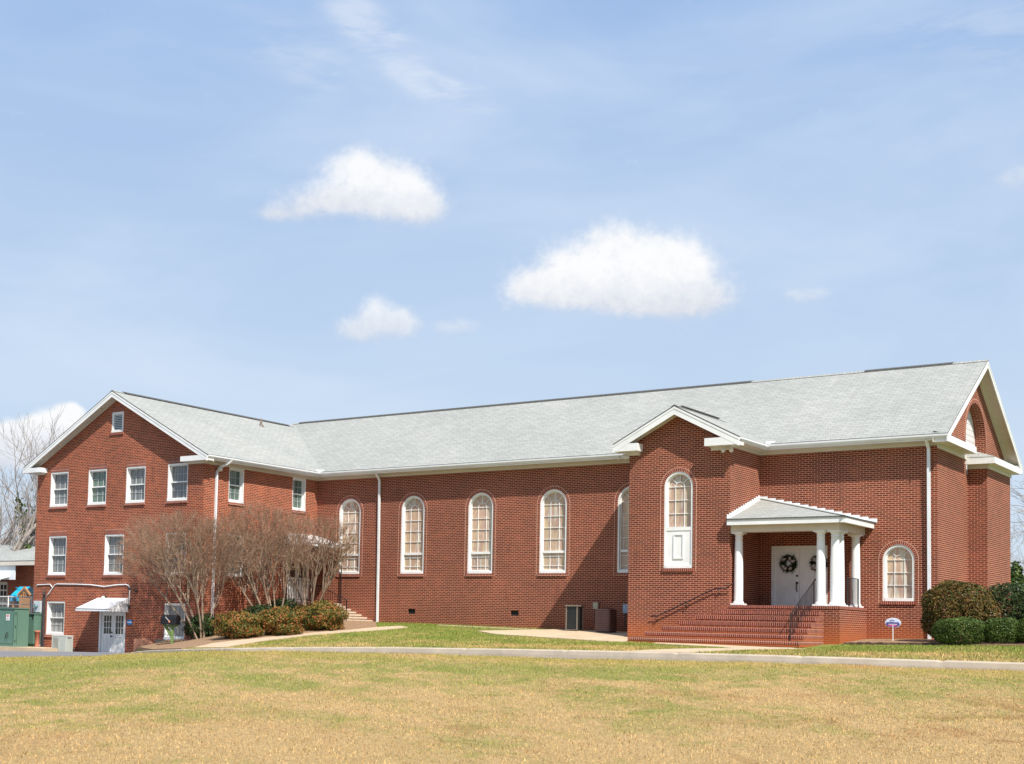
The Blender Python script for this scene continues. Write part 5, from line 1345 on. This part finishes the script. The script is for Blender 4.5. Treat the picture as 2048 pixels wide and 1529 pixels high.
mb = MB(); k_ = 1.05; mb.prism([ctr - Av * (L2 + .012) + Bv * u * k_ + Vector((0, 0, (z - .1) * k_ + .1)) for u, z in prof], Av * .03); mb.build('door', MBK, mbx)
fc = ctr + Bv * (W2 + .012) if Bv.dot(Fv) < 0 else ctr - Bv * (W2 + .012)
mb = MB(); mb.bar(fc + Av * .03 + Vector((0, 0, .14)), fc - Av * .14 + Vector((0, 0, .29)), .022, .012, up=tuple(Fv)); mb.obox(fc + Av * .045 + Vector((0, 0, .12)), Av * .03, Bv * .006, Vector((0, 0, .04)), 1)
mb.build('flag', [simple('flag_grey', (.5, .48, .46), .5), simple('flag_red', (.65, .22, .16), .5)], mbx)
# --- security yard sign
c = at(1786, 1246, 1, -1.3); gs = gz(c[0], -1.3); ys = thing('yard_sign', 'oval security sign on a white stake by the right arched window', 'sign', (c[0], -1.3, gs))
mb = MB(); mb.bar((c[0], -1.3, gs - .1), (c[0], -1.3, c[2] - .05), .035, .02); mb.build('stake', WHITE, ys)
def oval(mb, cx_, cz, rx, rz, y, mi=0, a0=0, a1=360, n=32, zclip=None):
    p_ = [(cx_ + rx * math.cos(R_(a0 + (a1 - a0) * k / n)), y, cz + rz * math.sin(R_(a0 + (a1 - a0) * k / n))) for k in range(n + (0 if a1 - a0 == 360 else 1))]
    mb.prism(list(reversed(p_)), (0, .008, 0), mi)
NAVY = simple('sign_navy', (.05, .05, .30), .4); PINK = simple('sign_pink', (.62, .09, .30), .4); PALE = simple('sign_pale', (.62, .68, .82), .4)
mb = MB(); oval(mb, c[0], c[2], .245, .155, -1.30, 0); oval(mb, c[0], c[2], .225, .135, -1.305, 1); 
oval(mb, c[0], c[2] - .005, .222, .132, -1.309, 2, 188, 352)
oval(mb, c[0] - .01, c[2] - .045, .15, .075, -1.313, 3, 190, 350)
oval(mb, c[0] - .03, c[2] + .035, .085, .055, -1.309, 2, 12, 168); oval(mb, c[0] - .03, c[2] + .035, .05, .03, -1.313, 1, 0, 180)
mb.build('panel', [METALW, PALE, NAVY, PINK], ys)
mb = MB()
for k in range(9): mb.box(c[0] - .13 + k * .03, c[0] - .13 + k * .03 + .02, -1.3165, -1.3135, c[2] - .062, c[2] - .036, 0)
for k in range(12): mb.box(c[0] - .19 + k * .032, c[0] - .19 + k * .032 + .024, -1.3165, -1.3095, c[2] - .012, c[2] + .018, 1)
mb.build('lettering', [METALW, NAVY], ys)
# --- wreaths
def wreath(cx_, cz, label, seed):
    g = np.random.default_rng(seed); w = thing('wreath', label, 'wreath', (cx_, -.02, cz), 'wreaths on the porch door')
    n = 2600; a = g.uniform(0, 2 * np.pi, n); r = .205 + g.normal(size=n) * .045; y = .0 + g.normal(size=n) * .022
    P_ = np.stack([cx_ + np.cos(a) * r, -.01 + y, cz + np.sin(a) * r], -1); P_[:, 1] = np.minimum(P_[:, 1], .035); u1 = g.normal(size=(n, 3)) * .022; u2 = g.normal(size=(n, 3)) * .010
    bulk('greenery', np.stack([P_ - u1, P_ - u2, P_ + u1, P_ + u2], 1), g.uniform(0, .7, n), L_DARK, 4, w)
    n = 220; cs = [(math.cos(t), math.sin(t)) for t in (2.5, 1.2, .4, -1.2, -2.1, -2.6)]
    V = []
    for (ca, sa) in cs:
        for _ in range(30):
            q = np.array([cx_ + ca * .19, -.06, cz + sa * .19]) + g.normal(size=3) * [.028, .010, .028]; e1 = g.normal(size=3) * .018; e2 = g.normal(size=3) * .018; V.append(np.stack([q - e1, q - e2, q + e1, q + e2]))
    bulk('white_flowers', np.array(V), g.uniform(0, 1, len(V)), simple('flower_white', (.7, .62, .58), .7), 4, w)
wreath(20.75, 2.44, 'green wreath with white flowers on the left door leaf', 1)
wreath(21.80, 2.44, 'green wreath on the right door leaf, half hidden by a column', 2)
# --- satellite-style ornament at the tower's left eave and bucket on the wing downspout
mb = MB(); c = Vector((.13, -6.33, 6.02)); mb.lathe(c + Vector((0, 0, -.08)), [(.0, 0), (.10, .01), (.115, .08), (.10, .16), (0, .17)], 14); 
tag(mb.build('speaker', CREAM), 'small round cream loudspeaker on the downspout at the wing corner', 'loudspeaker')
# ------------------------------------------------------------------ things at the far left
YB = 3.0
nb = thing('low_building', 'low brick building with pale roof left of the wing', 'building', (at(20, 1240, 1, YB)[0], YB, -1.6))
q = lambda px, py, y=YB: at(px, py, 1, y)
xl_, xr2 = float(q(-260, 1200)[0]), float(q(100, 1200)[0]); ze = float(q(30, 1125)[2]); zrg = float(q(34, 1090, YB + 4.5)[2])
mb = MB(); mb.box(xl_, q(26, 1200)[0] + 1.2, YB + .9, YB + 8, -2.5, ze + .1); mb.build('wall', BRICKW, nb)
mb = MB(); roofslab(mb, [(xl_, YB - .2, ze + .08), (xr2, YB - .2, ze + .08), (xr2, YB + 4.5, zrg), (xl_, YB + 4.5, zrg)], [(xl_, 0), (xr2, 0), (xr2, 5), (xl_, 5)]); roofslab(mb, [(xr2, YB + 9, ze), (xl_, YB + 9, ze), (xl_, YB + 4.5, zrg), (xr2, YB + 4.5, zrg)], [(0, 0), (9, 0), (9, 5), (0, 5)]); mb.build('roof', RM3, nb)
mb = MB(); mb.box(xl_, xr2, YB - .22, YB - .18, ze - .18, ze + .03); mb.box(xl_, xr2, YB - .18, YB + .9, ze - .12, ze - .10); mb.build('fascia', CREAM, nb)
x_ = float(q(33, 1140)[0]); mb = MB(); mb.box(xl_, x_, YB - .1, YB - .05, float(q(20, 1160)[2]), ze - .13); mb.build('screen_panel', METALW, nb)
aw_ = MB(); xa = float(q(23, 1155)[0]); zt_ = float(q(10, 1154)[2]); zb_ = float(q(10, 1160)[2]); aw_.face([(xl_, YB - .12, zt_), (xa, YB - .12, zt_), (xa, YB - .75, zb_), (xl_, YB - .75, zb_)])
for k in range(40):
    a = xa - k * .09; aw_.face([(a, YB - .75, zb_), (a - .09, YB - .75, zb_), (a - .09, YB - .75, zb_ - .06), (a - .045, YB - .75, zb_ - .12), (a, YB - .75, zb_ - .06)])
aw_.build('awning', METALW, nb)
dx0, dx1 = float(q(-3, 1200, YB + .85)[0]), float(q(14, 1200, YB + .85)[0]); dz1 = float(q(5, 1164, YB + .85)[2]); mb = MB(); mb.box(dx0, dx1, YB + .80, YB + .895, -1.8, dz1); mb.build('door', CREAM, nb)
mb = MB()
for i in range(2):
    for j in range(4): mb.box(dx0 + .22 + i * .30, dx0 + .44 + i * .30, YB + .79, YB + .80, dz1 - .45 - j * .35, dz1 - .18 - j * .35)
mb.build('door_glass', DARK, nb)
SL = simple('louvre_white', (.66, .67, .66), .5); x0_, x1_ = float(q(52, 1180, YB + 1)[0]), float(q(68, 1180, YB + 1)[0]) + .8
mb = MB(); mb.box(x0_, x1_, YB + 1.1, YB + 1.15, -1.6, float(q(60, 1144, YB + 1.1)[2]), 1)
z = float(q(60, 1146, YB + 1)[2])
for k in range(9): mb.box(x0_, x1_, YB + 1.0, YB + 1.03, z - .40 - k * .44, z - .06 - k * .44)
mb.build('louvre', [SL, simple('louvre_gap', (.12, .12, .12), .8)], nb)
# playhouse
YP = -2.0; qp = lambda px, py, y=YP: at(px, py, 1, y)
ph = thing('playhouse', 'orange-brown play house with a bright blue roof behind the fence', 'playhouse', (qp(40, 1240)[0], YP, -1.6))
ORG = simple('play_orange', (.50, .25, .10), .6); PB = simple('play_blue', (.01, .42, .68), .4)
gx0, gx1 = float(qp(38, 1200)[0]), float(qp(60, 1200)[0]); gxm = float(qp(50.5, 1180)[0]); ztop = float(qp(50, 1175)[2]); zev = float(qp(38, 1190)[2]); zbt = -1.6
gw = gxm; xw0 = float(qp(20, 1200, YP + .0)[0])
# gable face (window bars) seen on the right, roof and arched opening on the left
mb = MB(); wn0 = float(qp(44, 1197)[2]); wn1 = float(qp(44, 1187)[2])
bx0, bx1 = gx0 + .18, gx1 - .14
wall(mb, [(gx0, zbt), (gx1, zbt), (gx1, zev), (gxm, ztop - .06), (gx0, zev)], [rect(bx0, bx1, wn0, wn1)], ('y', YP, 1), .05)
for k in range(1, 4): mb.box(bx0 + (bx1 - bx0) * k / 4 - .02, bx0 + (bx1 - bx0) * k / 4 + .02, YP, YP + .04, wn0, wn1)
for k in range(6): z = zbt + .1 + k * .16; mb.box(gx0, gx1, YP - .012, YP, z, z + .02) if z < wn0 - .05 else None
mb.bar((gx0 - .08, YP - .04, zev - .02), (gxm, YP - .04, ztop), .05, .09); mb.bar((gx1 + .08, YP - .04, zev - .02), (gxm, YP - .04, ztop), .05, .09)
mb.build('gable', ORG, ph)
mb = MB(); hh = float(qp(25, 1194, YP)[2])
for x in (xw0, gx0 - .12): mb.box(x, x + .12, YP + .15, YP + .27, zbt, hh)
mb.box(xw0, gx0, YP + 1.2, YP + 1.25, zbt, hh); mb.build('posts', ORG, ph)
mb = MB(); tx0 = float(qp(28, 1172)[0])
mb.face([(xw0 - .06, YP + .05, zev - .05), (gx0 - .02, YP + .05, zev - .05), (gxm - .05, YP + .35, ztop + .04), (tx0, YP + .35, ztop + .04)])
mb.face([(tx0, YP + .35, ztop + .04), (gxm - .05, YP + .35, ztop + .04), (gxm + .3, YP + 1.2, zev), (tx0, YP + 1.2, zev)])
for k in range(3): mb.bar((tx0 - .1, YP + .20 + .05 * k, ztop - .02 - .14 * k + .0), (gxm - .15, YP + .20 + .05 * k, ztop - .02 - .14 * k), .03)
mb.build('roof', PB, ph)
mb = MB(); ac_ = (xw0 + gx0) / 2; 
ringstrip(mb, place2d(('y', YP - .02, 1)), ac_, zev - .32, .20, .32, 0, .3, n=12); mb.build('roof_arch', PB, ph)
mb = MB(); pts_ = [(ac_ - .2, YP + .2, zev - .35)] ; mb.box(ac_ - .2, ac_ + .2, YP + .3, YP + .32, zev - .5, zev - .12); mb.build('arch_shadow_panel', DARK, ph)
# chain link fence: posts, rails and mesh
YF = -4.6; qf = lambda px, py: at(px, py, 1, YF); cf = thing('chain_link_fence', 'grey chain link fence behind the green cabinets', 'fence', (qf(10, 1240)[0], YF, -1.6))
FG = simple('fence_grey', (.50, .50, .48), .5, metal=.3); zt_ = float(qf(18, 1194)[2]); xl0, xr0 = float(qf(-200, 1200)[0]), float(qf(64, 1200)[0])
mb = MB(); mb.tube([(xl0, YF, zt_), (xr0, YF, zt_)], .028, 6); mb.tube([(xl0, YF, float(qf(18, 1209)[2])), (xr0, YF, float(qf(18, 1209)[2]))], .02, 6); mb.build('rail', FG, cf)
for px in (-150, -67, 17, 64): x = float(qf(px, 1200)[0]); mb = MB(); mb.tube([(x, YF, -1.9), (x, YF, zt_ + .05)], .035, 8); mb.build('post', FG, cf)
segs = []; hgt = zt_ + 1.55; st = .085
for i in range(int((xr0 - xl0 + hgt) / st)):
    for sg in (1, -1):
        xA = xl0 - (hgt if sg > 0 else 0) + i * st; a = (xA, zt_ - hgt); b = (xA + sg * hgt, zt_)
        if sg < 0: a = (xA, zt_ - hgt); b = (xA - hgt, zt_)
        # clip to the fence length
        (u0, v0), (u1, v1) = a, b
        if max(u0, u1) < xl0 or min(u0, u1) > xr0: continue
        def cl(u, v, uu, vv, X): tt = (X - u) / (uu - u); return X, v + (vv - v) * tt
        if u0 < xl0: u0, v0 = cl(a[0], a[1], b[0], b[1], xl0)
        if u1 < xl0: u1, v1 = cl(a[0], a[1], b[0], b[1], xl0)
        if u0 > xr0: u0, v0 = cl(a[0], a[1], b[0], b[1], xr0)
        if u1 > xr0: u1, v1 = cl(a[0], a[1], b[0], b[1], xr0)
        segs.append((u0, YF, v0, .004, u1, YF, v1, .004))
tubes('mesh', segs, FG, cf, 3)
